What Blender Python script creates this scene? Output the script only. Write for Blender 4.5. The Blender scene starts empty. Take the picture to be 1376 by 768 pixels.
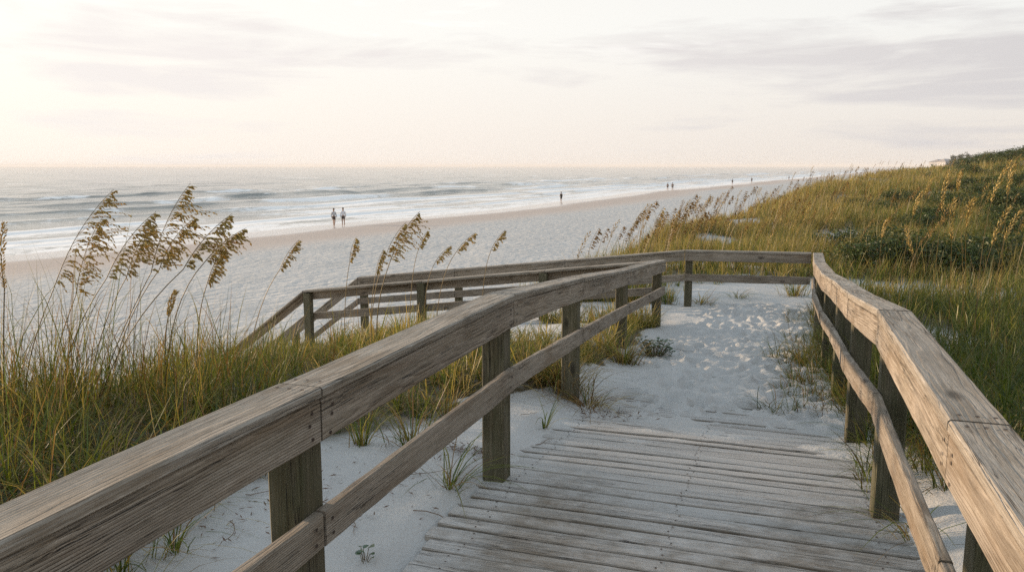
import bpy, bmesh, math, random
import numpy as np
from mathutils import Vector

random.seed(7)
RNG = np.random.default_rng(11)
scene = bpy.context.scene
COL = scene.collection

# ------------------------------------------------------------------ camera
EYE = 1.70
F_PX = 1070.0
PITCH = math.atan(161 / 1070)
cam_d = bpy.data.cameras.new('camera')
cam_d.sensor_width = 36
cam_d.lens = 36 * F_PX / 1376
cam_d.clip_end = 30000
cam_d.clip_start = 0.05
cam = bpy.data.objects.new('camera', cam_d)
cam.location = (0, 0, EYE)
cam.rotation_euler = (math.pi / 2 - PITCH, 0, 0)
COL.objects.link(cam)
scene.camera = cam


def ray(px, py):
    u = (px - 688) / F_PX
    v = (py - 384) / F_PX
    yd = math.cos(PITCH) - v * math.sin(PITCH)
    zd = -math.sin(PITCH) - v * math.cos(PITCH)
    return u / yd, zd / yd


def at_depth(px, py, Y):
    a, b = ray(px, py)
    return Vector((a * Y, Y, EYE + b * Y))


# ------------------------------------------------------------------ noise helpers
def _hash(ix, iy, seed):
    h = (ix.astype(np.int64) * 374761393 + iy.astype(np.int64) * 668265263 + seed * 974634777) & 0xFFFFFFFF
    h = ((h ^ (h >> 13)) * 1274126177) & 0xFFFFFFFF
    h = h ^ (h >> 16)
    return (h & 0xFFFFFF) / float(0xFFFFFF)


def vnoise(x, y, seed=0):
    x = np.asarray(x, float); y = np.asarray(y, float)
    ix = np.floor(x); iy = np.floor(y)
    fx = x - ix; fy = y - iy
    fx = fx * fx * fx * (fx * (fx * 6 - 15) + 10); fy = fy * fy * fy * (fy * (fy * 6 - 15) + 10)
    a = _hash(ix, iy, seed); b = _hash(ix + 1, iy, seed)
    c = _hash(ix, iy + 1, seed); d = _hash(ix + 1, iy + 1, seed)
    return (a * (1 - fx) + b * fx) * (1 - fy) + (c * (1 - fx) + d * fx) * fy


def fbm(x, y, seed=0, octv=4):
    t = 0; amp = .5; n = 0
    for i in range(octv):
        t = t + amp * vnoise(x * 2 ** i + i * 17.3, y * 2 ** i - i * 9.1, seed + i)
        n += amp; amp *= .5
    return t / n - .5


def sstep(a, b, x):
    t = np.clip((np.asarray(x, float) - a) / (b - a), 0, 1)
    return t * t * (3 - 2 * t)


# ------------------------------------------------------------------ terrain
P2X, P2Y = 0.01, 4.16
DX, DY = 0.318, 0.948
SEA_Z = -4.3


def path_qc(x, y):
    q = (x - P2X) * DX + (y - P2Y) * DY
    c = (x - P2X) * DY - (y - P2Y) * DX
    return q, c


def from_qc(q, c):
    return P2X + q * DX + c * DY, P2Y + q * DY - c * DX


def z_path(q):
    return np.interp(q, [0, 2.05, 5.06, 7.7, 10], [0, -.18, -.48, -.68, -.72])


def shore_shift(a):
    return np.interp(a, [0, 28, 47, 83, 168, 300, 496, 900, 1500], [0, 0, -.3, 2, 10, 17, 22, 45, 100]) + 1.2 * np.sin(np.asarray(a) / 23.0) + .7 * np.sin(np.asarray(a) / 9.0 + 1)


def sa(x, y):
    return -.866 * x + .5 * y, .5 * x + .866 * y


def terr(x, y):
    x = np.asarray(x, float); y = np.asarray(y, float)
    s, a = sa(x, y)
    q, c = path_qc(x, y)
    zc = np.interp(a, [0, 5, 10, 15, 25, 40, 60, 100, 300], [-.05, -.1, -.6, -.75, -.95, -.8, -.3, .5, .9])
    hill = np.interp(a, [12, 20, 35, 60, 100, 300], [0, .15, .8, 2.3, 3.6, 5.0])
    bump = fbm(x / 9, y / 9, 3, 3) * 1.1 * sstep(9, 30, a) + fbm(x / 2.4, y / 2.4, 5, 3) * .28
    zd = zc + hill * sstep(7, -14, s) + bump
    s1 = np.interp(a, [0, 15, 30, 60, 100, 400], [5.0, 5.5, 8.5, 9.5, 10, 10]) + 2.2 * fbm(a / 6, a * 0 + 3, 8, 3) * sstep(12, 30, a) + np.interp(a, [300, 700, 1300], [0, 12, 48])
    s2 = s1 + np.interp(a, [0, 15, 30], [8, 8, 6])
    ss = s - shore_shift(a)
    zb = np.interp(ss, [0, 12, 30, 48, 56, 62, 75, 140, 400], [-2.9, -3.05, -3.45, -3.9, -4.3, -4.65, -5.4, -8, -14])
    zb = zb + fbm(x / 5, y / 5, 21, 3) * .16 * sstep(44, 30, ss)
    k = sstep(0, 1, (s - s1) / (s2 - s1))
    # around the walkway
    zp = z_path(q) + fbm(x / .9, y / .9, 31, 3) * .12
    mound = .16 * np.exp(-((c + 1.0) / .8) ** 2) * sstep(1.2, 2.6, q) * sstep(8, 5.5, q)
    mound = mound + .10 * np.exp(-((c - 3.0) / .9) ** 2)
    inside = sstep(-.35, 0, c) * sstep(2.2, 1.85, c)
    deck = (q - .25 + 1.1 * sstep(1.45, 1.95, c) * sstep(-1.4, .3, q) + .9 * fbm(x / .8, y / .8, 41, 3) + .35 * np.exp(-((c - .9) / .5) ** 2) + .5 * sstep(.35, -.05, c) * sstep(-.6, .8, q))
    cover = np.interp(deck, [-1.3, .4, 1.5, 2.4, 3.2], [-.10, -.030, -.010, .005, .04]) * inside + (1 - inside) * .025
    zpath = z_path(q) + cover + inside * (fbm(c / .55, q / .17, 45, 3) * .055 * sstep(-.8, .9, q) * sstep(3.4, 2.4, q) + fbm(x / .3, y / .3, 46, 3) * .03 * sstep(1, 2, q))
    zp = zp * (1 - inside) + zpath * inside + mound * (1 - inside) + (1 - inside) * cover
    out = np.maximum(0, np.maximum(-1.6 - c, c - 3.6))
    w = (1 - sstep(0, 4.5, out)) * (1 - sstep(11.5, 17, q))
    zd = zd * (1 - w) + zp * w
    return zd * (1 - k) + zb * k


def hit_ground(px, py, y0=1.0, y1=900):
    a, b = ray(px, py)
    Y = np.geomspace(y0, y1, 6000)
    d = EYE + b * Y - terr(a * Y, Y)
    i = int(np.argmax(d < 0))
    if not (d < 0).any():
        i = len(Y) - 1
    return Vector((a * Y[i], Y[i], float(terr(a * Y[i], Y[i]))))


def veg_density(x, y):
    """0..1: where dune grass grows."""
    s, a = sa(x, y)
    q, c = path_qc(x, y)
    edge = np.interp(a, [0, 8, 15, 22, 30, 60, 100, 400], [7.6, 8.2, 8.6, 9.6, 11.0, 12.0, 12.5, 12.5]) + 2.4 * fbm(a / 4, s / 4, 51, 3)
    v = sstep(1.0, -.6, s - edge)
    n = fbm(x / 2.6, y / 2.6, 61, 3)
    v = v * sstep(-.23, -.06, n + .07 * sstep(16, 26, a))
    onpath = (c > np.interp(q, [1.5, 2.2, 4, 8], [-.95, -.45, -.30, -.40]) + .35 * fbm(x / .5, y / .5, 68, 2)) & (c < np.interp(q, [.8, 1.8], [2.45, 1.98])) & (q < 11.3)
    v = np.where(onpath, 0, v)
    left_bare = sstep(-.9, -1.8, c + .9 * fbm(x / .7, y / .7, 63, 2)) * (c < .5) + sstep(.9, 1.6, q - .4 * c + .8 * fbm(x / .6, y / .6, 64, 2)) * (c < .5) * (c > -4)
    v = np.where((c < .5) & (q < 10.5), v * np.clip(left_bare, 0, 1), v)
    # the branch walkway
    bx, by = x - 2.93, y - 13.44
    t = bx * -.966 + by * .257; o = bx * -.257 + by * -.966
    v = np.where((t > -.4) & (t < 10) & (o > -.3) & (o < 1.75), 0, v)
    # the bare sand saddle beyond the railings
    saddle = np.exp(-(((x - 7.0) / 3.4) ** 2 + ((y - 15.6) / 1.15) ** 2)) + .9 * np.exp(-(((x - 4.6) / 1.5) ** 2 + ((y - 14.6) / 1.0) ** 2)) + .9 * np.exp(-(((x - 12.5) / 1.6) ** 2 + ((y - 29) / 2.2) ** 2))
    v = v * (1 - np.clip(saddle * 1.5 + .5 * fbm(x / .8, y / .8, 66, 2) * (saddle > .15), 0, 1))
    return v


# ------------------------------------------------------------------ node helpers
def new_mat(name):
    m = bpy.data.materials.new(name)
    m.use_nodes = True
    nt = m.node_tree
    for n in list(nt.nodes):
        nt.nodes.remove(n)
    out = nt.nodes.new('ShaderNodeOutputMaterial')
    return m, nt, out


class G:
    def __init__(self, nt):
        self.nt = nt

    def n(self, kind, ins=None, **props):
        nd = self.nt.nodes.new(kind)
        for k, v in props.items():
            setattr(nd, k, v)
        for k, v in (ins or {}).items():
            sock = nd.inputs[k]
            if isinstance(v, bpy.types.NodeSocket):
                self.nt.links.new(v, sock)
            else:
                sock.default_value = v
        return nd

    def math(self, op, a, b=0.0, clamp=False):
        return self.n('ShaderNodeMath', {0: a, 1: b}, operation=op, use_clamp=clamp).outputs[0]

    def vmath(self, op, a, b=(0, 0, 0)):
        return self.n('ShaderNodeVectorMath', {0: a, 1: b}, operation=op).outputs[0]

    def noise(self, vec, scale, detail=4, rough=.55, dist=0.0):
        return self.n('ShaderNodeTexNoise', {'Vector': vec, 'Scale': scale, 'Detail': detail, 'Roughness': rough, 'Distortion': dist}).outputs['Fac']

    def ramp(self, fac, stops):
        nd = self.n('ShaderNodeValToRGB', {'Fac': fac})
        el = nd.color_ramp.elements
        while len(el) < len(stops):
            el.new(.5)
        for e, (p, c) in zip(el, stops):
            e.position = p
            e.color = (*c, 1) if len(c) == 3 else c
        return nd.outputs['Color']

    def mr(self, val, a, b, c=0.0, d=1.0):
        return self.n('ShaderNodeMapRange', {'Value': val, 'From Min': a, 'From Max': b, 'To Min': c, 'To Max': d}, clamp=True).outputs['Result']

    def mix(self, fac, a, b, blend='MIX'):
        nd = self.nt.nodes.new('ShaderNodeMix')
        nd.data_type = 'RGBA'
        nd.blend_type = blend
        for sock, v in ((nd.inputs[0], fac), (nd.inputs[6], a), (nd.inputs[7], b)):
            if isinstance(v, bpy.types.NodeSocket):
                self.nt.links.new(v, sock)
            else:
                sock.default_value = (*v, 1) if isinstance(v, tuple) and len(v) == 3 else v
        return nd.outputs[2]

    def attr(self, name, out='Vector'):
        return self.n('ShaderNodeAttribute', attribute_name=name).outputs[out]

    def bump(self, h, strength, dist, normal=None):
        ins = {'Height': h, 'Strength': strength, 'Distance': dist}
        if normal is not None:
            ins['Normal'] = normal
        return self.n('ShaderNodeBump', ins).outputs['Normal']


# ------------------------------------------------------------------ materials
def wood_material(name, dark, mid, light, green=.0, dust=False, crackw=1.0):
    m, nt, out = new_mat(name)
    g = G(nt)
    wc = g.attr('wood_coord')
    rnd = g.n('ShaderNodeObjectInfo').outputs['Random']
    # gentle wander of the grain along the board
    lowv = g.vmath('MULTIPLY', wc, (1.3, 5.0, 5.0))
    wander = g.n('ShaderNodeTexNoise', {'Vector': lowv, 'Scale': 1.0, 'Detail': 2.0}).outputs['Color']
    wander = g.vmath('MULTIPLY', g.vmath('SUBTRACT', wander, (.5, .5, .5)), (0.0, .03, .03))
    wv = g.vmath('ADD', wc, wander)
    gv = g.vmath('MULTIPLY', wv, (2.6, 95.0, 95.0))
    grain = g.noise(gv, 1.0, 5, .62, .3)
    fv = g.vmath('MULTIPLY', wv, (14.0, 420.0, 420.0))
    fine = g.noise(fv, 1.0, 4, .6)
    cv = g.vmath('MULTIPLY', wv, (.8, 70.0, 70.0))
    crack = g.noise(cv, 1.0, 3, .5, .2)
    crackm = g.math('SUBTRACT', 1.0, g.mr(g.math('ABSOLUTE', g.math('SUBTRACT', crack, .5)), 0.0, .011 * crackw))
    gate = g.mr(g.noise(g.vmath('MULTIPLY', wc, (1.1, 9., 9.)), 1.0, 2), .52, .61)
    crackm = g.math('MULTIPLY', crackm, gate)
    # growth rings round the pith of the board
    rdn = g.n('ShaderNodeTexNoise', {'Vector': g.vmath('MULTIPLY', wc, (.75, 5., 5.)), 'Scale': 1.0, 'Detail': 3.0}).outputs['Color']
    rp = g.vmath('ADD', g.vmath('MULTIPLY', wc, (0, 1, 1)), g.vmath('MULTIPLY', g.vmath('SUBTRACT', rdn, (.5, .5, .5)), (0, .07, .07)))
    rl = g.n('ShaderNodeVectorMath', {0: rp}, operation='LENGTH').outputs['Value']
    ring = g.math('FRACT', g.math('MULTIPLY', rl, 125.0))
    ring = g.math('MULTIPLY', g.mr(ring, 0.0, .72), g.mr(ring, 1.0, .86))
    # knots
    kv = g.vmath('MULTIPLY', wc, (3.2, 8.0, 8.0))
    vor = g.n('ShaderNodeTexVoronoi', {'Vector': kv, 'Scale': 1.0, 'Randomness': 1.0})
    knot = g.math('SUBTRACT', 1.0, g.mr(vor.outputs['Distance'], .10, .24))
    kg = g.mr(g.n('ShaderNodeSeparateColor', {0: vor.outputs['Color']}).outputs[0], .66, .70)
    knot = g.math('MULTIPLY', knot, kg)
    patch = g.noise(g.vmath('MULTIPLY', wc, (2.4, 11., 11.)), 1.0, 4, .6)
    base = g.ramp(g.math('ADD', g.math('MULTIPLY', grain, .5), g.math('MULTIPLY', fine, .5)),
                  [(.34, dark), (.48, mid), (.62, light)])
    patch2 = g.noise(g.vmath('MULTIPLY', wc, (1.1, 7., 7.)), 1.0, 3, .55)
    base = g.mix(g.math('MULTIPLY', ring, g.mr(patch2, .35, .62, .12, .62)), base, tuple(np.array(dark) * 1.05))
    worn = g.mix(g.mr(patch, .46, .66, 0, .45), base, tuple(c * .82 + .02 for c in light))
    brown = g.mix(g.mr(patch, .48, .32, 0, .7), worn, tuple(np.array(dark) * .6 + np.array(mid) * np.array((.48, .40, .31))))
    col = g.mix(g.mr(rnd, 0, 1, 0, .35), brown, tuple(np.array(mid) * np.array((.72, .72, .74))))
    if green:
        gn = g.noise(g.vmath('MULTIPLY', wc, (3.0, 14., 14.)), 1.0, 4, .65)
        col = g.mix(g.mr(gn, .40, .66, 0, green), col, (.055, .062, .028))
    col = g.mix(g.math('MULTIPLY', knot, .75), col, tuple(np.array(dark) * .45))
    col = g.mix(g.math('MULTIPLY', crackm, .9), col, (.016, .012, .009))
    h = g.math('ADD', g.math('MULTIPLY', grain, .45), g.math('MULTIPLY', fine, .35))
    h = g.math('ADD', h, g.math('MULTIPLY', ring, .35))
    h = g.math('SUBTRACT', h, g.math('MULTIPLY', crackm, .9))
    rough = .82
    if dust:
        pos = g.n('ShaderNodeNewGeometry').outputs['Position']
        d = g.attr('dust', 'Fac')
        dn = g.noise(pos, 8.0, 6, .72)
        dn2 = g.noise(g.vmath('MULTIPLY', wc, (5.0, 60., 60.)), 1.0, 4, .6)
        dm = g.math('ADD', g.math('ADD', g.math('MULTIPLY', dn, .75), g.math('MULTIPLY', dn2, .35)), g.math('SUBTRACT', d, .5))
        dm = g.mr(dm, .40, .70, 0, .85)
        dm = g.math('MULTIPLY', dm, g.math('SUBTRACT', 1.0, g.math('MULTIPLY', crackm, .7)))
        tn = g.n('ShaderNodeSeparateXYZ', {0: g.n('ShaderNodeNewGeometry').outputs['True Normal']}).outputs[2]
        dm = g.math('MULTIPLY', dm, g.mr(tn, .6, .95))
        speck = g.noise(pos, 420, 2, .5)
        sandc = g.mix(g.mr(speck, .35, .65), (.36, .35, .33), (.47, .46, .44))
        col = g.mix(dm, col, sandc)
        h = g.math('ADD', h, g.math('MULTIPLY', dm, .4))
    nrm = g.bump(h, 1.0, .009)
    b = g.n('ShaderNodeBsdfPrincipled', {'Base Color': col, 'Roughness': rough, 'Normal': nrm, 'Specular IOR Level': .25})
    nt.links.new(b.outputs[0], out.inputs[0])
    return m


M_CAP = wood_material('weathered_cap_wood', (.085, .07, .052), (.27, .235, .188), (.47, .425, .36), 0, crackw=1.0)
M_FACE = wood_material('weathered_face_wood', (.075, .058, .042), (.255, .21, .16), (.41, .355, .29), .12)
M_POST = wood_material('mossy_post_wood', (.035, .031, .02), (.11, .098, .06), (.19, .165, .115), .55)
M_DECK = wood_material('sandy_plank_wood', (.09, .078, .063), (.25, .222, .185), (.40, .365, .32), 0, dust=True)


def simple_mat(name, col, rough=.7, spec=.3, noise_amt=.25, scale=30):
    m, nt, out = new_mat(name)
    g = G(nt)
    pos = g.n('ShaderNodeTexCoord').outputs['Object']
    nz = g.noise(pos, scale, 3)
    c = g.mix(g.mr(nz, .3, .7, 0, 1), tuple(x * (1 - noise_amt) for x in col), tuple(min(1, x * (1 + noise_amt)) for x in col))
    b = g.n('ShaderNodeBsdfPrincipled', {'Base Color': c, 'Roughness': rough, 'Specular IOR Level': spec})
    nt.links.new(b.outputs[0], out.inputs[0])
    return m


M_NAIL = simple_mat('rusty_nail', (.035, .022, .016), .6)


def leafy_mat(name, trans=.45, attr='blade_colour', col=None, gloss=.02):
    m, nt, out = new_mat(name)
    g = G(nt)
    if col is None:
        c = g.attr(attr, 'Color')
    else:
        pos = g.n('ShaderNodeTexCoord').outputs['Object']
        nz = g.noise(pos, 60, 2)
        c = g.mix(g.mr(nz, .3, .7), tuple(x * .65 for x in col), tuple(x * 1.4 for x in col))
        hv = g.n('ShaderNodeObjectInfo').outputs['Random']
        c = g.mix(g.mr(hv, 0, 1, 0, .35), c, tuple(x * .7 for x in col))
    d = g.n('ShaderNodeBsdfDiffuse', {'Color': c})
    t = g.n('ShaderNodeBsdfTranslucent', {'Color': g.mix(.35, c, (1., .9, .35), 'MULTIPLY')})
    mx = g.n('ShaderNodeMixShader', {0: trans, 1: d.outputs[0], 2: t.outputs[0]})
    gl = g.n('ShaderNodeBsdfGlossy', {'Color': (1, 1, 1, 1), 'Roughness': .42})
    mx2 = g.n('ShaderNodeMixShader', {0: gloss, 1: mx.outputs[0], 2: gl.outputs[0]})
    nt.links.new(mx2.outputs[0], out.inputs[0])
    return m


M_GRASS = leafy_mat('dune_grass_blades', .5)
M_SHRUB = leafy_mat('shrub_leaves', .3, gloss=.02)
M_STEM = leafy_mat('sea_oat_stem', .15, col=(.125, .09, .032), gloss=.02)
M_SEED = leafy_mat('sea_oat_seed', .48, col=(.50, .365, .11), gloss=.02)
M_SEED_PALE = leafy_mat('sea_oat_seed_golden', .48, col=(.54, .40, .14), gloss=.02)
M_SEED_RUST = leafy_mat('sea_oat_seed_rust', .45, col=(.36, .22, .06), gloss=.02)
M_VINE = leafy_mat('vine_leaf', .25, col=(.035, .075, .022), gloss=.08)
M_TWIG = simple_mat('dead_twig', (.15, .105, .07), .8)
M_LITTER = simple_mat('dead_leaf_litter', (.105, .062, .04), .85, scale=120)


def sand_material():
    m, nt, out = new_mat('quartz_sand')
    g = G(nt)
    pos = g.n('ShaderNodeNewGeometry').outputs['Position']
    veg = g.attr('veg', 'Fac')
    wet = g.attr('wet', 'Fac')
    film = g.attr('film', 'Fac')
    beach = g.attr('beach', 'Fac')
    big = g.noise(pos, .35, 4)
    mid = g.noise(pos, 3.5, 4)
    grain = g.noise(pos, 330, 2)
    c = g.mix(g.mr(big, .3, .7), (.385, .38, .362), (.44, .433, .413))
    c = g.mix(g.mr(mid, .35, .7, 0, .35), c, (.49, .48, .457))
    c = g.mix(g.mr(grain, .40, .25, 0, .40), c, (.30, .27, .24))
    # scattered dark specks and bits of dead grass
    sp = g.n('ShaderNodeTexVoronoi', {'Vector': pos, 'Scale': 9.0})
    spm = g.math('MULTIPLY', g.math('SUBTRACT', 1.0, g.mr(sp.outputs['Distance'], .03, .06)), g.mr(g.noise(pos, 2.0, 2), .55, .62))
    c = g.mix(g.math('MULTIPLY', spm, .7), c, (.13, .10, .07))
    litter_shade = g.noise(pos, 14, 5, .7)
    c = g.mix(g.math('MULTIPLY', veg, g.mr(litter_shade, .30, .5, .6, 1.0)), c, (.075, .060, .032))  # leaf litter, darkened further to paint in the shade between the blades
    # wet sand near the water is darker and pinkish
    c = g.mix(g.math('MULTIPLY', wet, .85), c, (.43, .355, .30))
    rough = g.mr(film, 0, 1, .92, .12)
    # relief: trodden lumps on the dry beach, fine grain everywhere
    stretched = g.vmath('MULTIPLY', pos, (1.0, 1.0, 1.0))
    l1 = g.noise(stretched, 1.5, 3, .5, .2)
    l2 = g.noise(stretched, 5.0, 3, .5)
    vo = g.n('ShaderNodeTexVoronoi', {'Vector': g.vmath('ADD', pos, g.vmath('MULTIPLY', g.n('ShaderNodeTexNoise', {'Vector': pos, 'Scale': 2.0}).outputs['Color'], (.5, .5, .5))), 'Scale': 1.9}, feature='SMOOTH_F1')
    pits = g.mr(vo.outputs['Distance'], .05, .45)
    dry = g.math('MULTIPLY', beach, g.math('SUBTRACT', 1.0, wet))
    # wheel tracks running along the beach
    sep = g.n('ShaderNodeSeparateXYZ', {0: pos})
    scoord = g.math('ADD', g.math('MULTIPLY', sep.outputs[0], -.90), g.math('MULTIPLY', sep.outputs[1], .436))
    scoord = g.math('ADD', scoord, g.math('MULTIPLY', g.noise(pos, .06, 2), 5.0))
    tr = g.math('ABSOLUTE', g.math('SINE', g.math('MULTIPLY', scoord, 1.55)))
    trk = g.math('MULTIPLY', g.mr(tr, 0.0, .35), .5)
    tgate = g.mr(scoord, 22, 24)
    tgate = g.math('MULTIPLY', tgate, g.mr(scoord, 29.5, 28))
    trk = g.math('MULTIPLY', trk, tgate)
    h = g.math('ADD', g.math('MULTIPLY', l1, .10), g.math('MULTIPLY', l2, .05))
    h = g.math('ADD', h, g.math('MULTIPLY', pits, .055))
    h = g.math('ADD', h, g.math('MULTIPLY', g.math('MULTIPLY', trk, g.mr(g.noise(pos, .22, 3), .50, .62)), .09))
    h = g.math('MULTIPLY', h, dry)
    h = g.math('ADD', h, g.math('ADD', g.math('MULTIPLY', g.noise(pos, 38, 4, .7), .010), g.math('MULTIPLY', g.noise(pos, 9, 3, .6), .018)))
    h = g.math('ADD', h, g.math('MULTIPLY', grain, .0015))
    nrm = g.bump(h, .9, 1.0)
    b = g.n('ShaderNodeBsdfPrincipled', {'Base Color': c, 'Roughness': rough, 'Normal': nrm, 'Specular IOR Level': g.mr(film, 0, 1, .12, .6)})
    nt.links.new(b.outputs[0], out.inputs[0])
    return m


def sea_material():
    m, nt, out = new_mat('sea_water')
    g = G(nt)
    pos = g.n('ShaderNodeNewGeometry').outputs['Position']
    foam = g.attr('foam', 'Fac')
    rot = g.n('ShaderNodeVectorRotate', {'Vector': pos, 'Angle': math.radians(30)}, rotation_type='Z_AXIS').outputs[0]
    st = g.vmath('MULTIPLY', rot, (1.0, .38, 1.0))
    w1 = g.noise(st, .16, 4, .6, .4)
    w2 = g.noise(st, .9, 4, .6, .3)
    w3 = g.noise(st, .022, 3, .6, .4)
    fn = g.noise(g.vmath('MULTIPLY', rot, (1.0, .5, 1.0)), .7, 6, .72, .6)
    fn2 = g.noise(g.vmath('MULTIPLY', rot, (1.0, .5, 1.0)), 2.6, 4, .7, .6)
    fm = g.math('ADD', foam, g.math('MULTIPLY', g.math('SUBTRACT', g.math('ADD', g.math('MULTIPLY', fn, .65), g.math('MULTIPLY', fn2, .35)), .5), 2.3))
    fm = g.mr(fm, .36, .62)
    fm = g.math('MULTIPLY', fm, g.mr(foam, .02, .12))
    h = g.math('ADD', g.math('MULTIPLY', w1, .55), g.math('MULTIPLY', w2, .11))
    h = g.math('ADD', h, g.math('MULTIPLY', w3, 2.2))
    nrm = g.bump(h, .8, 1.0)
    water = g.n('ShaderNodeBsdfPrincipled', {'Base Color': (.085, .095, .078, 1), 'Roughness': .12, 'IOR': 1.33, 'Normal': nrm})
    fo = g.n('ShaderNodeBsdfPrincipled', {'Base Color': (.80, .77, .73, 1), 'Roughness': .85})
    mx = g.n('ShaderNodeMixShader', {0: fm, 1: water.outputs[0], 2: fo.outputs[0]})
    nt.links.new(mx.outputs[0], out.inputs[0])
    return m


# ------------------------------------------------------------------ mesh helpers
def set_props(o, label=None, cat=None, group=None, kind=None):
    if label: o['label'] = label
    if cat: o['category'] = cat
    if group: o['group'] = group
    if kind: o['kind'] = kind
    return o


def empty(name, loc, label, cat, group=None):
    o = bpy.data.objects.new(name, None)
    o.location = loc
    o.empty_display_size = .1
    COL.objects.link(o)
    return set_props(o, label, cat, group)


def link_mesh(name, me, mats, parent=None, loc=None):
    o = bpy.data.objects.new(name, me)
    for m in (mats if isinstance(mats, (list, tuple)) else [mats]):
        if m.name not in [x.name for x in me.materials if x]:
            me.materials.append(m)
    if parent is not None:
        o.parent = parent
    if loc is not None:
        o.location = loc
    COL.objects.link(o)
    return o


def np_mesh(name, verts, faces, smooth=True, attrs=None, matidx=None):
    """verts (N,3); faces (M,3|4) numpy; attrs {name: (type, array)} on points"""
    me = bpy.data.meshes.new(name)
    verts = np.ascontiguousarray(verts, np.float32)
    faces = np.ascontiguousarray(faces, np.int32)
    k = faces.shape[1]
    me.vertices.add(len(verts)); me.vertices.foreach_set('co', verts.ravel())
    me.loops.add(faces.size); me.loops.foreach_set('vertex_index', faces.ravel())
    me.polygons.add(len(faces))
    me.polygons.foreach_set('loop_start', np.arange(0, faces.size, k, dtype=np.int32))
    me.polygons.foreach_set('use_smooth', np.full(len(faces), smooth, dtype=bool))
    if matidx is not None:
        me.polygons.foreach_set('material_index', np.ascontiguousarray(matidx, np.int32))
    for an, (tp, arr) in (attrs or {}).items():
        at = me.attributes.new(an, tp, 'POINT')
        arr = np.ascontiguousarray(arr, np.float32)
        at.data.foreach_set({'FLOAT': 'value', 'FLOAT_VECTOR': 'vector', 'FLOAT_COLOR': 'color'}[tp], arr.ravel())
    me.update(calc_edges=True)
    return me


class MB:
    """collects quads/polys with a wood coordinate per vertex"""
    def __init__(self):
        self.v = []; self.f = []; self.wc = []; self.mi = []

    def ring_sweep(self, rings, coords, cap=True, mi=0):
        b = len(self.v); k = len(rings[0])
        for r, c in zip(rings, coords):
            self.v += [tuple(p) for p in r]; self.wc += [tuple(p) for p in c]
        n = len(rings)
        for i in range(n - 1):
            for j in range(k):
                j2 = (j + 1) % k
                self.f.append((b + i * k + j, b + i * k + j2, b + (i + 1) * k + j2, b + (i + 1) * k + j)); self.mi.append(mi)
        if cap:
            self.f.append(tuple(b + j for j in reversed(range(k)))); self.mi.append(mi)
            self.f.append(tuple(b + (n - 1) * k + j for j in range(k))); self.mi.append(mi)

    def build(self, name, mats, parent=None, extra=None, smooth_angle=None):
        me = bpy.data.meshes.new(name)
        me.from_pydata([tuple(p) for p in self.v], [], self.f)
        at = me.attributes.new('wood_coord', 'FLOAT_VECTOR', 'POINT')
        at.data.foreach_set('vector', np.array(self.wc, np.float32).ravel())
        for an, arr in (extra or {}).items():
            a2 = me.attributes.new(an, 'FLOAT', 'POINT')
            a2.data.foreach_set('value', np.array(arr, np.float32))
        me.polygons.foreach_set('material_index', np.array(self.mi, np.int32))
        bm = bmesh.new(); bm.from_mesh(me)
        bmesh.ops.recalc_face_normals(bm, faces=bm.faces)
        bm.to_mesh(me); bm.free()
        return link_mesh(name, me, mats, parent)


def board_rings(pts, sgn, o0, o1, z0, z1, bev=.006, wob=.0015, step=.12, gap0=.0045, gap1=.0045, seed=0):
    """a board swept along pts (inner top line), spanning outward o0..o1 and z0..z1 relative to the line; plumb-cut ends"""
    rnd = random.Random(seed)
    off = (rnd.uniform(0, 400), rnd.uniform(-.13, -.01), rnd.uniform(.03, .16))
    P = [Vector(p) for p in pts]
    seg = [(P[i + 1] - P[i]).to_2d().length for i in range(len(P) - 1)]
    tot = sum(seg)
    n = max(3, int(tot / step) + 1)
    rings = []; coords = []
    w1, w2, w3 = (rnd.uniform(0, 6.3) for _ in range(3))
    for i in range(n + 1):
        d = gap0 + (tot - gap0 - gap1) * i / n
        k = 0; r = d
        while k < len(seg) - 1 and r > seg[k]:
            r -= seg[k]; k += 1
        t = r / seg[k]
        c = P[k].lerp(P[k + 1], t)
        dv = (P[k + 1] - P[k]).to_2d().normalized()
        side = Vector((-dv.y, dv.x)) * sgn
        a0 = o0 + wob * math.sin(w1 + d * 3.1) + rnd.uniform(-1, 1) * wob * .6
        a1 = o1 + wob * math.sin(w2 + d * 2.3) + rnd.uniform(-1, 1) * wob * .6
        b0 = z0 + wob * math.sin(w3 + d * 2.7) + rnd.uniform(-1, 1) * wob * .8
        b1 = z1 + wob * math.sin(w1 + d * 1.9) + rnd.uniform(-1, 1) * wob * .6
        prof = [(a0 + bev, b0), (a1 - bev, b0), (a1, b0 + bev), (a1, b1 - bev), (a1 - bev, b1), (a0 + bev, b1), (a0, b1 - bev), (a0, b0 + bev)]
        ring = []; co = []
        for (o, z) in prof:
            ring.append((c.x + side.x * o, c.y + side.y * o, c.z + z))
            co.append((d + off[0], o + off[1], z + off[2]))
        rings.append(ring); coords.append(co)
    return rings, coords


def add_nail(mb, center, normal, r=.006):
    n = Vector(normal).normalized()
    u = n.orthogonal().normalized(); w = n.cross(u)
    b = len(mb.v); k = 7
    for i in range(k):
        a = 2 * math.pi * i / k
        p = Vector(center) + (u * math.cos(a) + w * math.sin(a)) * r + n * .0025
        mb.v.append(tuple(p)); mb.wc.append((0, 0, 0))
    mb.f.append(tuple(b + i for i in range(k))); mb.mi.append(1)


def lerp_on(pts, d):
    P = [Vector(p) for p in pts]
    for i in range(len(P) - 1):
        L = (P[i + 1] - P[i]).to_2d().length
        if d <= L or i == len(P) - 2:
            return P[i].lerp(P[i + 1], d / L), (P[i + 1] - P[i]).to_2d().normalized()
        d -= L


_seed = [100]


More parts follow.
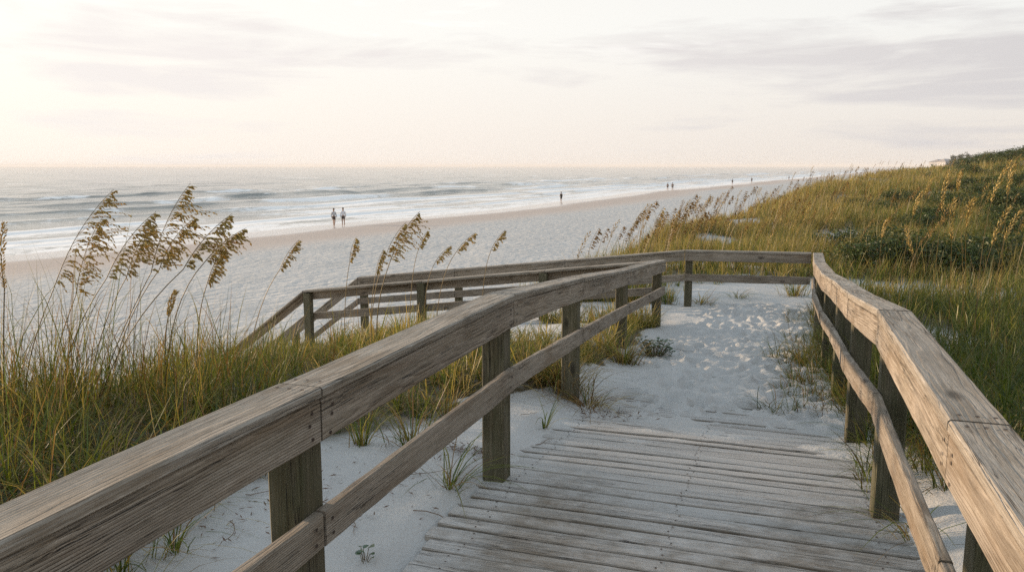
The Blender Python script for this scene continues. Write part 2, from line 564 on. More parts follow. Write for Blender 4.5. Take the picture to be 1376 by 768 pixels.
def railing(label, pts, sgn, post_pts, name='handrail', post_ext=.3, lower=True, cat='handrail', subdiv=None, lower_skip=()):
    """pts: joints of the inner top line. one cap board, face board and lower board per bay; a post at each joint in post_pts"""
    root = empty(name, (pts[0][0], pts[0][1], float(terr(pts[0][0], pts[0][1]))), label, cat, 'timber handrails of the boardwalk')
    inv = Vector(root.location)

    def shift(mb):
        mb.v = [tuple(Vector(p) - inv) for p in mb.v]
        return mb
    for i in range(len(pts) - 1):
        bay = [pts[i], pts[i + 1]]
        if subdiv and i in subdiv:
            bay = [pts[i]] + list(subdiv[i]) + [pts[i + 1]]
        _seed[0] += 1
        sd = _seed[0]
        rr = random.Random(sd)
        L = (Vector(bay[-1]) - Vector(bay[0])).to_2d().length
        mb = MB(); mb.ring_sweep(*board_rings(bay, sgn, -.006, .146, -.038, 0, bev=.007, seed=sd, gap0=.005, gap1=.005))
        for dd in (.05, L - .05):
            for oo in (.03, .075, .118):
                c, dv = lerp_on(bay, dd); sdv = Vector((-dv.y, dv.x)) * sgn
                add_nail(mb, (c.x + sdv.x * oo, c.y + sdv.y * oo, c.z + .0005), (0, 0, 1), .006)
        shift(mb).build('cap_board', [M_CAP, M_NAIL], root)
        mb = MB(); mb.ring_sweep(*board_rings(bay, sgn, 0.0, .036, -.176, -.0395, bev=.005, seed=sd + 5000))
        for dd in (.055, L - .055):
            for zz in (-.07, -.105, -.15):
                c, dv = lerp_on(bay, dd + rr.uniform(-.012, .012)); sdv = Vector((-dv.y, dv.x)) * sgn
                add_nail(mb, (c.x - sdv.x * .0015, c.y - sdv.y * .0015, c.z + zz + rr.uniform(-.01, .01)), (-sdv.x, -sdv.y, 0), .0065)
        shift(mb).build('face_board', [M_FACE, M_NAIL], root)
        if lower and i not in lower_skip:
            mb = MB(); mb.ring_sweep(*board_rings(bay, sgn, 0.0, .036, -.525, -.402, bev=.006, seed=sd + 9000, wob=.003))
            for dd in (.05, L - .05):
                for zz in (-.44, -.49):
                    c, dv = lerp_on(bay, dd + rr.uniform(-.012, .012)); sdv = Vector((-dv.y, dv.x)) * sgn
                    add_nail(mb, (c.x - sdv.x * .003, c.y - sdv.y * .003, c.z + zz), (-sdv.x, -sdv.y, 0), .0065)
            shift(mb).build('lower_board', [M_FACE, M_NAIL], root)
    for (p, dv) in post_pts:
        p = Vector(p); dv = Vector(dv).normalized()
        sdv = Vector((-dv.y, dv.x)) * sgn
        c = p + Vector((sdv.x, sdv.y, 0)) * (.0385 + .062)
        zb = float(terr(c.x, c.y)) - post_ext
        zt = p.z - .040
        sd = random.Random(hash((round(c.x, 3), round(c.y, 3))))
        off = (sd.uniform(0, 300), sd.uniform(-.06, .06), sd.uniform(-.09, .09))
        h = .062; bev = .008
        prof = [(-h + bev, -h), (h - bev, -h), (h, -h + bev), (h, h - bev), (h - bev, h), (-h + bev, h), (-h, h - bev), (-h, -h + bev)]
        rings = []; co = []
        n = 12
        for k in range(n + 1):
            z = zb + (zt - zb) * k / n
            r_ = []; c_ = []
            for (a, b) in prof:
                jj = sd.uniform(-.0012, .0012)
                r_.append((c.x + dv.x * (a + jj) + sdv.x * (b + jj), c.y + dv.y * (a + jj) + sdv.y * (b + jj), z))
                c_.append((z + off[0], a + off[1], b + off[2]))
            rings.append(r_); co.append(c_)
        mb = MB(); mb.ring_sweep(rings, co)
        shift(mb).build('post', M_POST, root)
    return root


# ------------------------------------------------------------------ ground
def graded(lo, hi, d, out_lo, out_hi, g=1.055):
    core = list(np.arange(lo, hi + d * .5, d))
    right = []; x = core[-1]; st = d
    while x < out_hi:
        st *= g; x += st; right.append(x)
    left = []; x = core[0]; st = d
    while x > out_lo:
        st *= g; x -= st; left.append(x)
    return np.array(left[::-1] + core + right)


xs = graded(-2.2, 6.0, .035, -1500, 1500)
ys = graded(1.2, 13.6, .035, -14, 4200, 1.045)
X, Y = np.meshgrid(xs, ys)
Z = terr(X, Y)
# small-scale relief of the trodden path
q_, c_ = path_qc(X, Y)
trod = sstep(1.3, 2.6, q_) * sstep(10.8, 9.8, q_) * sstep(-.1, .25, c_) * sstep(2.0, 1.6, c_)
Z = Z + trod * (fbm(X / .33, Y / .33, 71, 3) * .055)
near = sstep(15, 12, Y) * sstep(-4, -2.2, X) * sstep(9, 6, X)
Z = Z + near * (1 - trod) * (1 - sstep(-.2, .0, c_) * sstep(2.1, 1.9, c_) * sstep(1.4, .6, q_)) * fbm(X / .25, Y / .25, 73, 3) * .022
prng = random.Random(5)
dent = np.zeros_like(Z)
for i in range(520):
    qq = prng.uniform(1.9, 10.4); cc = prng.uniform(.05, 1.8)
    fx, fy = from_qc(qq, cc)
    ang = prng.gauss(math.atan2(DX, DY), .5)
    i0 = np.searchsorted(xs, fx - .4); i1 = np.searchsorted(xs, fx + .4)
    j0 = np.searchsorted(ys, fy - .4); j1 = np.searchsorted(ys, fy + .4)
    sx = X[j0:j1, i0:i1] - fx; sy = Y[j0:j1, i0:i1] - fy
    al = sx * math.sin(ang) + sy * math.cos(ang); ac = sx * math.cos(ang) - sy * math.sin(ang)
    L = prng.uniform(.09, .14); W = prng.uniform(.045, .07)
    r = np.sqrt((al / L) ** 2 + (ac / W) ** 2)
    d = prng.uniform(.018, .050) * (-np.exp(-r ** 2.6) + .45 * np.exp(-((r - 1.45) / .38) ** 2))
    dent[j0:j1, i0:i1] = dent[j0:j1, i0:i1] * (1 - np.exp(-r ** 2) * .7) + d
Z = Z + dent * sstep(1.5, 2.3, q_)
S, A = sa(X, Y)
SS = S - shore_shift(A)
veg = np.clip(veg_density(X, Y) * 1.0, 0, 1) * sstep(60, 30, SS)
# veg carries the leaf litter and the painted shade under the grass
wet = sstep(36.5, 43.5, SS + 3.0 * fbm(A / 14, S / 9, 81, 3))
film = sstep(47.5, 50.0, SS + 2.0 * fbm(A / 10, S / 8, 83, 3))
beach = sstep(9, 14, S)
ny, nx = X.shape
idx = np.arange(nx * ny).reshape(ny, nx)
faces = np.stack([idx[:-1, :-1], idx[:-1, 1:], idx[1:, 1:], idx[1:, :-1]], -1).reshape(-1, 4)
gm = np_mesh('sand_ground', np.stack([X, Y, Z], -1).reshape(-1, 3), faces, True,
             {'veg': ('FLOAT', veg.ravel()), 'wet': ('FLOAT', wet.ravel()), 'film': ('FLOAT', film.ravel()), 'beach': ('FLOAT', beach.ravel())})
ground = link_mesh('ground', gm, sand_material())
set_props(ground, 'pale quartz sand of the dunes, the path and the wide beach', 'sand', kind='structure')

# ------------------------------------------------------------------ sea
sg = np.concatenate([np.arange(46, 150, .45), 150 + np.cumsum(.45 * 1.045 ** np.arange(1, 190))])
sg = sg[sg < 7000]
ag = np.concatenate([-90 - np.cumsum(1.2 * 1.07 ** np.arange(1, 90))[::-1], np.arange(-90, 330, 1.2), 330 + np.cumsum(1.2 * 1.05 ** np.arange(1, 130))])
ag = ag[(ag > -9000) & (ag < 14000)]
SG, AG = np.meshgrid(sg, ag)
SSG = SG + shore_shift(AG) * np.exp(-(SG - 56) / 60)
rel = SG  # distance from the reference shoreline
zs = np.zeros_like(SG); foam = np.zeros_like(SG)
waves = [(60.5, .10, 1.0, 0), (65.5, .22, 1.4, 0), (74, .34, 1.8, .0), (85.5, .55, 2.2, .12), (101, .72, 2.8, .50), (122, .80, 3.4, .62), (147, .70, 4.0, .75)]
for k, (s0, hgt, wd, gate) in enumerate(waves):
    sk = s0 + 3.5 * fbm(AG / 38, AG * 0 + k * 7.7, 90 + k, 3) * (1 + k * .25) + 1.0 * fbm(AG / 9, AG * 0 + k * 3.1, 190 + k, 3)
    hk = hgt * np.clip(.55 + 1.3 * fbm(AG / 26, AG * 0 + k * 5.5, 290 + k, 3), .05, 1.3)
    d = rel - sk
    prof = np.where(d < 0, np.exp(-(d / (wd * .55)) ** 2), np.exp(-(d / (wd * 1.6)) ** 2))
    zs += hk * prof
    brk = np.clip(1 - gate + 2.2 * fbm(AG / 17, AG * 0 + k * 2.2, 390 + k, 3), 0, 1)
    span = wd * (4.2 if k < 4 else 2.2)
    foam = np.maximum(foam, brk * np.where(d < wd * .25, sstep(-span - 2, -.2 * wd, d) * .85, np.exp(-(d - wd * .25) / (wd * .55))))
swash = sstep(63.5, 57, rel + 2.2 * fbm(AG / 8, SG / 6, 95, 3))
foam = np.maximum(foam, swash * .62)
zs += fbm(SG / 7, AG / 18, 97, 4) * 1.3 * sstep(75, 120, rel) * np.exp(-rel / 900) 
zs += fbm(SG / 19, AG / 60, 98, 3) * .8 * sstep(100, 180, rel) * np.exp(-rel / 2500)
whitecap = sstep(.17, .26, fbm(SG / 5, AG / 22, 99, 4)) * sstep(90, 130, rel) * sstep(700, 200, rel)
foam = np.maximum(foam, whitecap * .6)
# back to world coordinates
XG = -.866 * SSG + .5 * AG
YG = .5 * SSG + .866 * AG
zs = zs * sstep(55.5, 62, rel) + .02 * fbm(XG, YG, 102, 3)
VZ = SEA_Z + zs
ny2, nx2 = SG.shape
idx = np.arange(nx2 * ny2).reshape(ny2, nx2)
faces = np.stack([idx[:-1, :-1], idx[1:, :-1], idx[1:, 1:], idx[:-1, 1:]], -1).reshape(-1, 4)
sm = np_mesh('sea_surface', np.stack([XG, YG, VZ], -1).reshape(-1, 3), faces, True, {'foam': ('FLOAT', foam.ravel())})
sea = link_mesh('sea', sm, sea_material())
set_props(sea, 'pale grey green sea with white breakers rolling onto the beach', 'sea', kind='structure')

# ------------------------------------------------------------------ boardwalk
mb = MB(); dustv = []
rr = random.Random(3)
q = -6.5; k = 0
while q < 4.3:
    w = rr.uniform(.104, .118)
    c0 = -.16 + rr.uniform(-.035, .03); c1 = 1.99 + rr.uniform(-.03, .03)
    tilt = rr.uniform(-.006, .006); lift = rr.uniform(-.004, .003); roll = rr.uniform(-.004, .004)
    off = (rr.uniform(0, 400), rr.uniform(-.14, .0), rr.uniform(.03, .12))
    pw = rr.uniform(0, 6)
    rings = []; co = []
    n = 18
    for i in range(n + 1):
        t = i / n
        c = c0 + (c1 - c0) * t
        wob0 = rr.uniform(-.003, .003) + .003 * math.sin(pw + c * 3); wob1 = rr.uniform(-.003, .003) + .003 * math.sin(pw * 2 + c * 2.3)
        if i in (0, n):
            wob0 += .006; wob1 -= .006
        a0 = q + wob0 + tilt * (t - .5); a1 = q + w + wob1 + tilt * (t - .5)
        zt0 = float(z_path(a0)) + lift + roll * -1 + .0025 * math.sin(pw + c * 4); zt1 = float(z_path(a1)) + lift + roll + .0025 * math.sin(pw + c * 4)
        b = .005
        prof = [(a0, zt0 - .036), (a1, zt1 - .036), (a1, zt1 - b), (a1 - b, zt1), (a0 + b, zt0), (a0, zt0 - b)]
        ring = []; cc = []
        for (aq, z) in prof:
            x, y = from_qc(aq, c)
            ring.append((x, y, z)); cc.append((c + off[0], aq - q + off[1], z * 0 + off[2]))
            dd = .37 + .36 * float(sstep(-.8, 1.3, aq)) + .22 * math.exp(-((c - .95) / .42) ** 2) * float(sstep(-3, 0.5, aq)) + .25 * float(sstep(.22, -.05, c)) + .12 * float(sstep(1.75, 1.95, c))
            dustv.append(dd)
        rings.append(ring); co.append(cc)
    mb.ring_sweep(rings, co)
    for cc in (.02, .9, 1.82):
        for fr in (.25, .75):
            x, y = from_qc(q + w * fr, cc + rr.uniform(-.02, .02))
            add_nail(mb, (x, y, float(z_path(q + w * fr)) + lift + .0025), (0, 0, 1), .0055)
            dustv += [.2] * 7
    q += w + rr.uniform(.008, .015); k += 1
deck = empty('boardwalk', (0, 0, 0), 'weathered plank boardwalk half buried under drifted white sand', 'boardwalk')
mb.build('decking', [M_DECK, M_NAIL], deck, {'dust': dustv})
# joists under the planks
mb = MB()
for cc in (-.05, .9, 1.85):
    pts = [(*from_qc(qq, cc), float(z_path(qq)) - .040) for qq in (-6.5, 0, 2.05, 4.2)]
    mb.ring_sweep(*board_rings(pts, 1, -.02, .02, -.2, 0, step=.8))
mb.build('joist', M_POST, deck)


def P3(q, c, z):
    x, y = from_qc(q, c)
    return (x, y, z)


DV = (DX, DY)
# left-hand railing beside the path (inner line where its top edge runs)
Lp = [P3(-5.7, 0, 1.03), P3(-3.8, 0, 1.03), (-.59, 2.37, 1.03), (.01, 4.16, 1.03), (.56, 6.13, .845), (1.36, 9.04, .535), (2.27, 11.68, .335)]
lpost = [(Vector(p) + Vector((DX, DY, 0)) * .0, DV) for p in Lp[:-1]] + [(Vector((2.225, 11.54, .335)), DV)]
lpost += []
railing('grey weathered handrail bordering the sandy path beside the left grassy dune', Lp, 1, lpost)

# right-hand railing
Rp = [P3(-5.6, 1.785, 1.03), P3(-3.7, 1.785, 1.03), (1.17, 2.05, 1.03), (1.73, 3.70, 1.03), (2.14, 5.0, .905), (2.75, 6.75, .735), (3.3, 8.4, .57), (4.05, 10.6, .43), (4.88, 12.83, .315)]
rpost = [(Vector(p), DV) for p in Rp[:2]] + [(Vector(P3(-1.72, 1.785, 1.03)), DV), (Vector((1.755, 3.78, 1.02)), DV), (Vector((2.22, 5.2, .885)), DV)] + [(Vector(p), DV) for p in Rp[5:8]] + [(Vector((4.82, 12.66, .322)), DV)]
railing('sunlit bleached handrail dipping along the right edge of the boardwalk', Rp, -1, rpost)

# railing across the end, and the branch down to the beach
C0 = Vector((2.93, 13.44, .285)); E0 = Vector((4.90, 12.86, .305))
xdir = (E0 - C0).to_2d().normalized()
railing('short level handrail closing the end of the path in front of the dune grass', [tuple(C0), tuple(E0 - Vector((xdir.x, xdir.y, 0)) * .03)], 1,
        [(C0 + Vector((xdir.x * .07, xdir.y * .07, 0)), xdir)])
B1 = Vector((-2.94, 15.0, -.39)); bd = (B1 - C0).to_2d().normalized(); bd3 = Vector((bd.x, bd.y, 0))


def along(p0, p1, t): return tuple(Vector(p0).lerp(Vector(p1), t))


S1 = B1 + bd3 * 1.42 + Vector((0, 0, -1.08)); S2 = S1 + bd3 * 1.15 + Vector((0, 0, -.87))
Fp = [tuple(C0 - bd3 * .0 + Vector((0, 0, 0))), along(C0, B1, .34), along(C0, B1, .68), tuple(B1), tuple(S1), tuple(S2)]
railing('farther handrail of the sloping side walkway down to the beach', Fp, -1, [(Vector(p) - bd3 * .05, bd) for p in Fp[1:3]] + [(B1 - bd3 * .08, bd), (S1, bd), (S2 - bd3 * .08, bd)])
M0 = Vector((2.26, 11.86, .315)); M1 = M0 + bd3 * 5.95; M1.z = -.375
N1 = M1 + bd3 * 1.42 + Vector((0, 0, -1.08)); N2 = N1 + bd3 * 1.15 + Vector((0, 0, -.87))
Mp = [tuple(M0), along(M0, M1, .30), along(M0, M1, .64), tuple(M1), tuple(N1), tuple(N2)]
railing('nearer handrail of the side walkway rising above the left dune grass', Mp, 1, [(Vector(p) + bd3 * .02, bd) for p in Mp[1:3]] + [(M1 - bd3 * .075, bd), (N1, bd), (N2 - bd3 * .08, bd)])

# side walkway deck and its stairs
mb = MB()
t = .15; perp = Vector((-bd.y, bd.x, 0))  # towards the camera
if perp.y > 0: perp = -perp
dust2 = []
while t < 6.0:
    zt = np.interp(t, [0, 6.0], [C0.z, B1.z]) - 1.0
    p = Vector((C0.x, C0.y, 0)) + bd3 * t + perp * .0
    pts = [(p.x - perp.x * .1, p.y - perp.y * .1, zt), (p.x + perp.x * 1.68, p.y + perp.y * 1.68, zt)]
    mb.ring_sweep(*board_rings(pts, 1, 0, .137, -.036, 0, step=.5, seed=int(t * 1000)))
    t += .146
while len(dust2) < len(mb.v): dust2.append(.55)
ramp_o = empty('side_walkway', tuple(C0 - Vector((0, 0, 1.0))), 'sloping plank walkway branching from the path end towards the beach', 'walkway')
mb.v = [tuple(Vector(v) - ramp_o.location) for v in mb.v]
mb.build('decking', M_DECK, ramp_o, {'dust': dust2})
st = empty('beach_stairs', tuple(B1 - Vector((0, 0, 1.0))), 'wooden stairs dropping from the side walkway onto the beach sand', 'stairs')
for i in range(11):
    t = 6.0 + .245 * i + .13
    zt = B1.z - 1.0 - .187 * (i + 1)
    p = Vector((C0.x, C0.y, 0)) + bd3 * t
    pts = [(p.x - perp.x * .02, p.y - perp.y * .02, zt), (p.x + perp.x * 1.6, p.y + perp.y * 1.6, zt)]
    mb = MB(); mb.ring_sweep(*board_rings(pts, 1, -.135, .135, -.038, 0, step=.5, seed=i + 70))
    mb.v = [tuple(Vector(v) - st.location) for v in mb.v]
    mb.build('tread', M_DECK, st, {'dust': [.45] * len(mb.v)})
for oo in (.04, 1.54):
    mb = MB()
    p0 = B1 + perp * oo + Vector((0, 0, -1.0)); p1 = p0 + bd3 * 2.7 + Vector((0, 0, -2.05))
    mb.ring_sweep(*board_rings([tuple(p0), tuple(p1)], 1, -.02, .02, -.32, -.06, step=.5, seed=int(oo * 100)))
    mb.v = [tuple(Vector(v) - st.location) for v in mb.v]
    mb.build('stringer', M_FACE, st)


# ------------------------------------------------------------------ grass
def blades(root, length, az, lean, bend, width, col, segs=4, rng=RNG, root_dark=None):
    """root (N,3). az: horizontal direction of the lean. returns verts, faces, colours"""
    N = len(root)
    T = np.linspace(0, 1, segs + 1)[None, :]
    L = length[:, None]
    hor = L * (np.sin(lean)[:, None] * T + bend[:, None] * T ** 2.2 * .75)
    ver = L * (np.cos(lean)[:, None] * T - bend[:, None] ** 1.0 * T ** 2.6 * .62)
    dx = np.cos(az)[:, None]; dy = np.sin(az)[:, None]
    wig = rng.normal(0, .02, (N, 1)) * L * np.sin(T * 5)
    px = root[:, 0:1] + dx * hor - dy * wig; py = root[:, 1:2] + dy * hor + dx * wig; pz = root[:, 2:3] + ver
    wa = az + np.pi / 2 + rng.normal(0, .7, N)
    prof = np.sqrt(np.clip(1 - T ** 1.6, 0.0, 1)) * .5 + .03
    wx = np.cos(wa)[:, None] * width[:, None] * prof; wy = np.sin(wa)[:, None] * width[:, None] * prof
    V = np.empty((N, segs + 1, 2, 3))
    V[:, :, 0, 0] = px - wx; V[:, :, 0, 1] = py - wy; V[:, :, 0, 2] = pz
    V[:, :, 1, 0] = px + wx; V[:, :, 1, 1] = py + wy; V[:, :, 1, 2] = pz
    base = (np.arange(N) * (segs + 1) * 2)[:, None]
    k = (np.arange(segs) * 2)[None, :]
    f = np.stack([base + k, base + k + 1, base + k + 3, base + k + 2], -1).reshape(-1, 4)
    C = np.ones((N, segs + 1, 2, 4))
    tipc = np.array((.30, .24, .10))
    m = (np.clip(T - .55, 0, 1) * 1.1)[:, :, None, None]
    C[..., :3] = col[:, None, None, :] * (1 - m) + (col * .4 + tipc * .6)[:, None, None, :] * m
    return V.reshape(-1, 3), f, C.reshape(-1, 4)


GREENS = np.array([(.080, .118, .016), (.115, .145, .018), (.160, .165, .024), (.058, .090, .016)])
YELLOWS = np.array([(.27, .215, .05), (.34, .26, .07), (.40, .31, .12)])
BROWNS = np.array([(.17, .10, .035), (.22, .14, .055)])


def pick_colours(n, py, pb, rng=RNG):
    r = rng.random(n)
    c = GREENS[rng.integers(0, 4, n)].copy()
    c[r < py] = YELLOWS[rng.integers(0, 3, (r < py).sum())]
    m = r > 1 - pb
    c[m] = BROWNS[rng.integers(0, 2, m.sum())]
    return c * rng.uniform(.75, 1.25, (n, 1))


def scatter(n_tuft, x0, x1, y0, y1, mask, per, spread, lmin, lmax, wmin, wmax, py=.28, pb=.12, segs=4, bendy=.55, wind=.0, rng=RNG, lean_s=.16, tone=None, force=False):
    x = rng.uniform(x0, x1, n_tuft); y = rng.uniform(y0, y1, n_tuft)
    keep = mask(x, y) * (.8 if force else veg_density(x, y)) > rng.random(n_tuft)
    x = x[keep]; y = y[keep]
    sc = .62 + .38 * np.clip(veg_density(x, y), 0, 1) 
    sc = sc * np.clip(1 + 1.5 * fbm(x / 1.1, y / 1.1, 121, 2), .55, 1.5)
    q_, c_ = path_qc(x, y)
    s9, a9 = sa(x, y)
    sc = sc * np.where(a9 < 13, np.interp(s9, [5.5, 8.2], [1.0, .62]), 1.0)
    sc = sc * np.where((c_ < 0) & (q_ > 1.4), np.interp(c_, [-3.0, -.4], [1.0, .62]), 1.0)
    n = len(x)
    k = np.repeat(np.arange(n), per)
    N = len(k)
    r = np.abs(rng.normal(0, spread, N)); a = rng.uniform(0, 2 * np.pi, N)
    rx = x[k] + r * np.cos(a); ry = y[k] + r * np.sin(a)
    rz = terr(rx, ry) - .02
    az = np.where(rng.random(N) < .6, a, rng.uniform(0, 2 * np.pi, N)) 
    wx = np.cos(az) + wind; wy = np.sin(az)
    az = np.arctan2(wy, wx)
    ln = rng.uniform(lmin, lmax, N) * sc[k]
    lean = np.abs(rng.normal(lean_s, lean_s, N))
    bend = np.abs(rng.normal(.25, bendy * .5, N)); bend = np.clip(bend, 0, 1.0)
    wd = rng.uniform(wmin, wmax, N)
    tuft_col = rng.random(n)
    s_, a_ = sa(x, y)
    far = sstep(14, 24, a_)
    yl = np.clip(py + far * (.30 * sstep(1, 10, s_) - .22 * sstep(0, -12, s_)) + 1.2 * fbm(x / 3, y / 3, 131, 2) + far * .6 * fbm(x / 9, y / 9, 133, 2) + (tuft_col - .5) * .35, .02, .9)[k]
    col = pick_colours(N, .0, pb, rng)
    m = rng.random(N) < yl
    col[m] = YELLOWS[rng.integers(0, 3, m.sum())] * rng.uniform(.7, 1.15, (m.sum(), 1))
    if tone is not None:
        col = col * np.asarray(tone)
    return blades(np.stack([rx, ry, rz], -1), ln, az, lean, bend, wd, col, segs, rng)


def stuff(name, parts, label, cat='grass', mat=None):
    V = []; Fc = []; Cc = []; b = 0
    for v, f, c in parts:
        V.append(v); Fc.append(f + b); Cc.append(c); b += len(v)
    me = np_mesh(name, np.concatenate(V), np.concatenate(Fc), True, {'blade_colour': ('FLOAT_COLOR', np.concatenate(Cc))})
    o = link_mesh(name, me, mat or M_GRASS)
    set_props(o, label, cat, kind='stuff')
    return o


def in_left(x, y):
    q, c = path_qc(x, y)
    return ((c < -.7) & (q < 4.2) & ~((q >= 1.4) & (c > -2.4))).astype(float)


def in_branch(x, y):
    q, c = path_qc(x, y)
    return ((c < -.25) & (q >= 1.6) & ((q >= 4.2) | (c > -2.4)) & (y < 15)).astype(float)


def in_right(x, y):
    q, c = path_qc(x, y)
    return ((c > 2.1) & (y < 14.6) & (q < 11.5)).astype(float)


def in_right_verge(x, y):
    q, c = path_qc(x, y)
    return ((c > 1.42 + .5 * fbm(x / .5, y / .5, 141, 2)) & (c < 2.0) & (q > .9) & (q < 9.5)).astype(float) * sstep(-.2, .1, fbm(x / .6, y / .6, 142, 2))


def in_right_rail(x, y):
    q, c = path_qc(x, y)
    return ((c > 1.84) & (c < 2.7) & (q > .3) & (q < 10)).astype(float)


def in_wedge(x, y):
    return ((x / np.maximum(y, .1) > -.2) & (x / np.maximum(y, .1) < .95)).astype(float)


stuff('dune_grass', [
    scatter(2050, -9, 1.2, 1.0, 11.0, in_left, 19, .03, .24, .62, .004, .0105, py=.22, pb=.16, wind=.3, bendy=1.3, lean_s=.30, tone=(.8, .8, .8)),
    scatter(420, -9, 1.2, 1.0, 11.0, in_left, 9, .04, .5, .85, .003, .006, py=.20, pb=.16, wind=.3, bendy=.8, lean_s=.16),
    scatter(260, -4.8, -1.9, 4.6, 6.4, in_left, 3, .04, .6, 1.15, .004, .007, py=.2, pb=.35, wind=.5, bendy=.35, lean_s=.13, tone=(.75, .7, .6)),
    scatter(1500, -8, 1.0, 2.0, 10.0, in_left, 14, .10, .18, .5, .0025, .005, py=.35, pb=.4, wind=.2, bendy=2.2, lean_s=.6)],
    'tangled green and straw dune grass on the left dune behind the near handrail')
stuff('dune_grass', [
    scatter(4200, -6.5, 3.0, 4.9, 15.0, in_branch, 18, .035, .28, .66, .004, .011, py=.48, pb=.1, wind=.25, bendy=1.2, lean_s=.28)],
    'yellowish dune grass between the path handrail and the side walkway')
stuff('dune_grass', [
    scatter(2700, 1.0, 11, 1.0, 14.6, in_right, 19, .04, .25, .78, .005, .0115, py=.08, pb=.08, wind=.2, bendy=1.2, lean_s=.26, tone=(.62, .74, .52)),
    scatter(4200, 1.0, 6, 1.0, 13, in_right_rail, 14, .06, .25, .65, .004, .008, py=.06, pb=.16, wind=.1, bendy=1.3, lean_s=.3, tone=(.6, .66, .6), force=True),
    scatter(4200, 1.0, 6, 1.0, 13, in_right_verge, 14, .05, .15, .55, .003, .0065, py=.1, pb=.35, wind=-.5, bendy=1.8, lean_s=.5, tone=(.75, .75, .7), force=True),
    scatter(1100, 1.5, 9, 1.5, 14.6, in_right, 12, .10, .2, .5, .003, .006, py=.25, pb=.4, wind=.2, bendy=2.0, lean_s=.6, tone=(.8, .8, .8))],
    'dark green dune grass crowding the outer side of the right handrail')
far_parts = [
    scatter(900, 0, 34, 14, 40, in_wedge, 34, .14, .5, 1.05, .006, .012, py=.5, pb=.15, segs=4, wind=.5, bendy=.7, lean_s=.2),
    scatter(900, 10, 62, 36, 80, in_wedge, 22, .25, .6, 1.15, .014, .028, py=.5, pb=.2, segs=3, wind=.5, bendy=.7, lean_s=.2),
    scatter(11500, 0, 30, 13.5, 32, lambda x, y: in_wedge(x, y) * (y > 13.6), 13, .07, .3, .75, .008, .016, py=.34, pb=.1, segs=3, wind=.4, bendy=.6),
    scatter(10000, 0, 62, 30, 62, in_wedge, 12, .12, .35, .75, .016, .032, py=.46, pb=.16, segs=2, wind=.45, bendy=.6),
    scatter(9000, 8, 130, 60, 130, in_wedge, 10, .25, .45, .85, .035, .065, py=.5, pb=.2, segs=2, wind=.45, bendy=.6),
    scatter(7000, 30, 300, 125, 330, in_wedge, 9, .5, .6, 1.1, .09, .15, py=.4, pb=.2, segs=2, wind=.4, bendy=.6)]
stuff('dune_grass', far_parts, 'golden green grass covering the high dunes beyond the end of the path', 'grass')


# single tufts
def tuft(px, py, label, n=26, ln=(.2, .45), wd=(.004, .007), pyel=.15, pb=.1, spread=.03, bend=.5, lean=.3, colour=None, group=None, world=None, seed=1, wind=0):
    rng = np.random.default_rng(seed)
    p = hit_ground(px, py) if world is None else Vector((world[0], world[1], float(terr(*world))))
    r = np.abs(rng.normal(0, spread, n)); a = rng.uniform(0, 2 * np.pi, n)
    rx = r * np.cos(a); ry = r * np.sin(a)
    rz = terr(rx + p.x, ry + p.y) - p.z - .02
    col = pick_colours(n, pyel, pb, rng)
    if colour is not None:
        col = np.array(colour)[None] * rng.uniform(.7, 1.3, (n, 1))
    ax = np.arctan2(np.sin(a), np.cos(a) + wind)
    v, f, c = blades(np.stack([rx, ry, rz], -1), rng.uniform(*ln, n), ax, np.abs(rng.normal(lean, .15, n)), np.clip(np.abs(rng.normal(bend, .25, n)), 0, 1.1), rng.uniform(*wd, n), col, 5, rng)
    me = np_mesh('grass_tuft', v, f, True, {'blade_colour': ('FLOAT_COLOR', c)})
    o = link_mesh('grass_tuft', me, M_GRASS, loc=p)
    set_props(o, label, 'grass tuft', group or 'grass tufts growing in bare sand')
    # dead blades round the foot are a part of their own
    nd = max(6, n // 3)
    a = rng.uniform(0, 2 * np.pi, nd)
    col = BROWNS[rng.integers(0, 2, nd)] * rng.uniform(.8, 1.5, (nd, 1))
    rx = rng.normal(0, spread, nd); ry = rng.normal(0, spread, nd)
    v, f, c = blades(np.stack([rx, ry, terr(rx + p.x, ry + p.y) - p.z + .0], -1), rng.uniform(.08, ln[1] * .75, nd), a, np.abs(rng.normal(.9, .2, nd)), np.clip(rng.normal(.5, .2, nd), 0, 1), rng.uniform(.003, .006, nd), col, 4, rng)
    d = link_mesh('dead_blades', np_mesh('dead_blades', v, f, True, {'blade_colour': ('FLOAT_COLOR', c)}), M_GRASS, o)
    return o


tuft(236, 742, 'sparse tuft of long arching blades in sand under the nearest rail', 13, (.28, .5), (.006, .009), .1, .15, .02, .7, .35, seed=2, wind=.5)
tuft(92, 765, 'thin tuft poking up at the bottom edge below the near cap board', 9, (.2, .35), (.005, .008), .1, .1, .02, .4, .2, seed=3)
tuft(486, 598, 'upright fan of stiff green blades on sand right of the nearest post', 34, (.25, .42), (.005, .009), .15, .1, .025, .25, .3, seed=4)
tuft(552, 596, 'large loose tuft of green and brown blades between the two front posts', 60, (.25, .5), (.004, .008), .2, .3, .07, .35, .35, seed=5)
tuft(598, 560, 'tall pale tuft behind the large loose one under the top rail', 40, (.3, .5), (.004, .008), .3, .2, .06, .35, .3, seed=6)
tuft(604, 655, 'sprawling low tuft with a rusty foot just before the second post', 30, (.25, .52), (.005, .008), .08, .15, .03, .75, .55, seed=7, wind=.6)
tuft(733, 575, 'small thin tuft rising alone from sand left of the third post', 10, (.2, .36), (.005, .008), .05, .05, .012, .35, .35, seed=8, wind=.7)
tuft(752, 520, 'matted brown tuft leaning against the third post', 280, (.3, .6), (.004, .008), .35, .45, .12, .7, .3, seed=9)
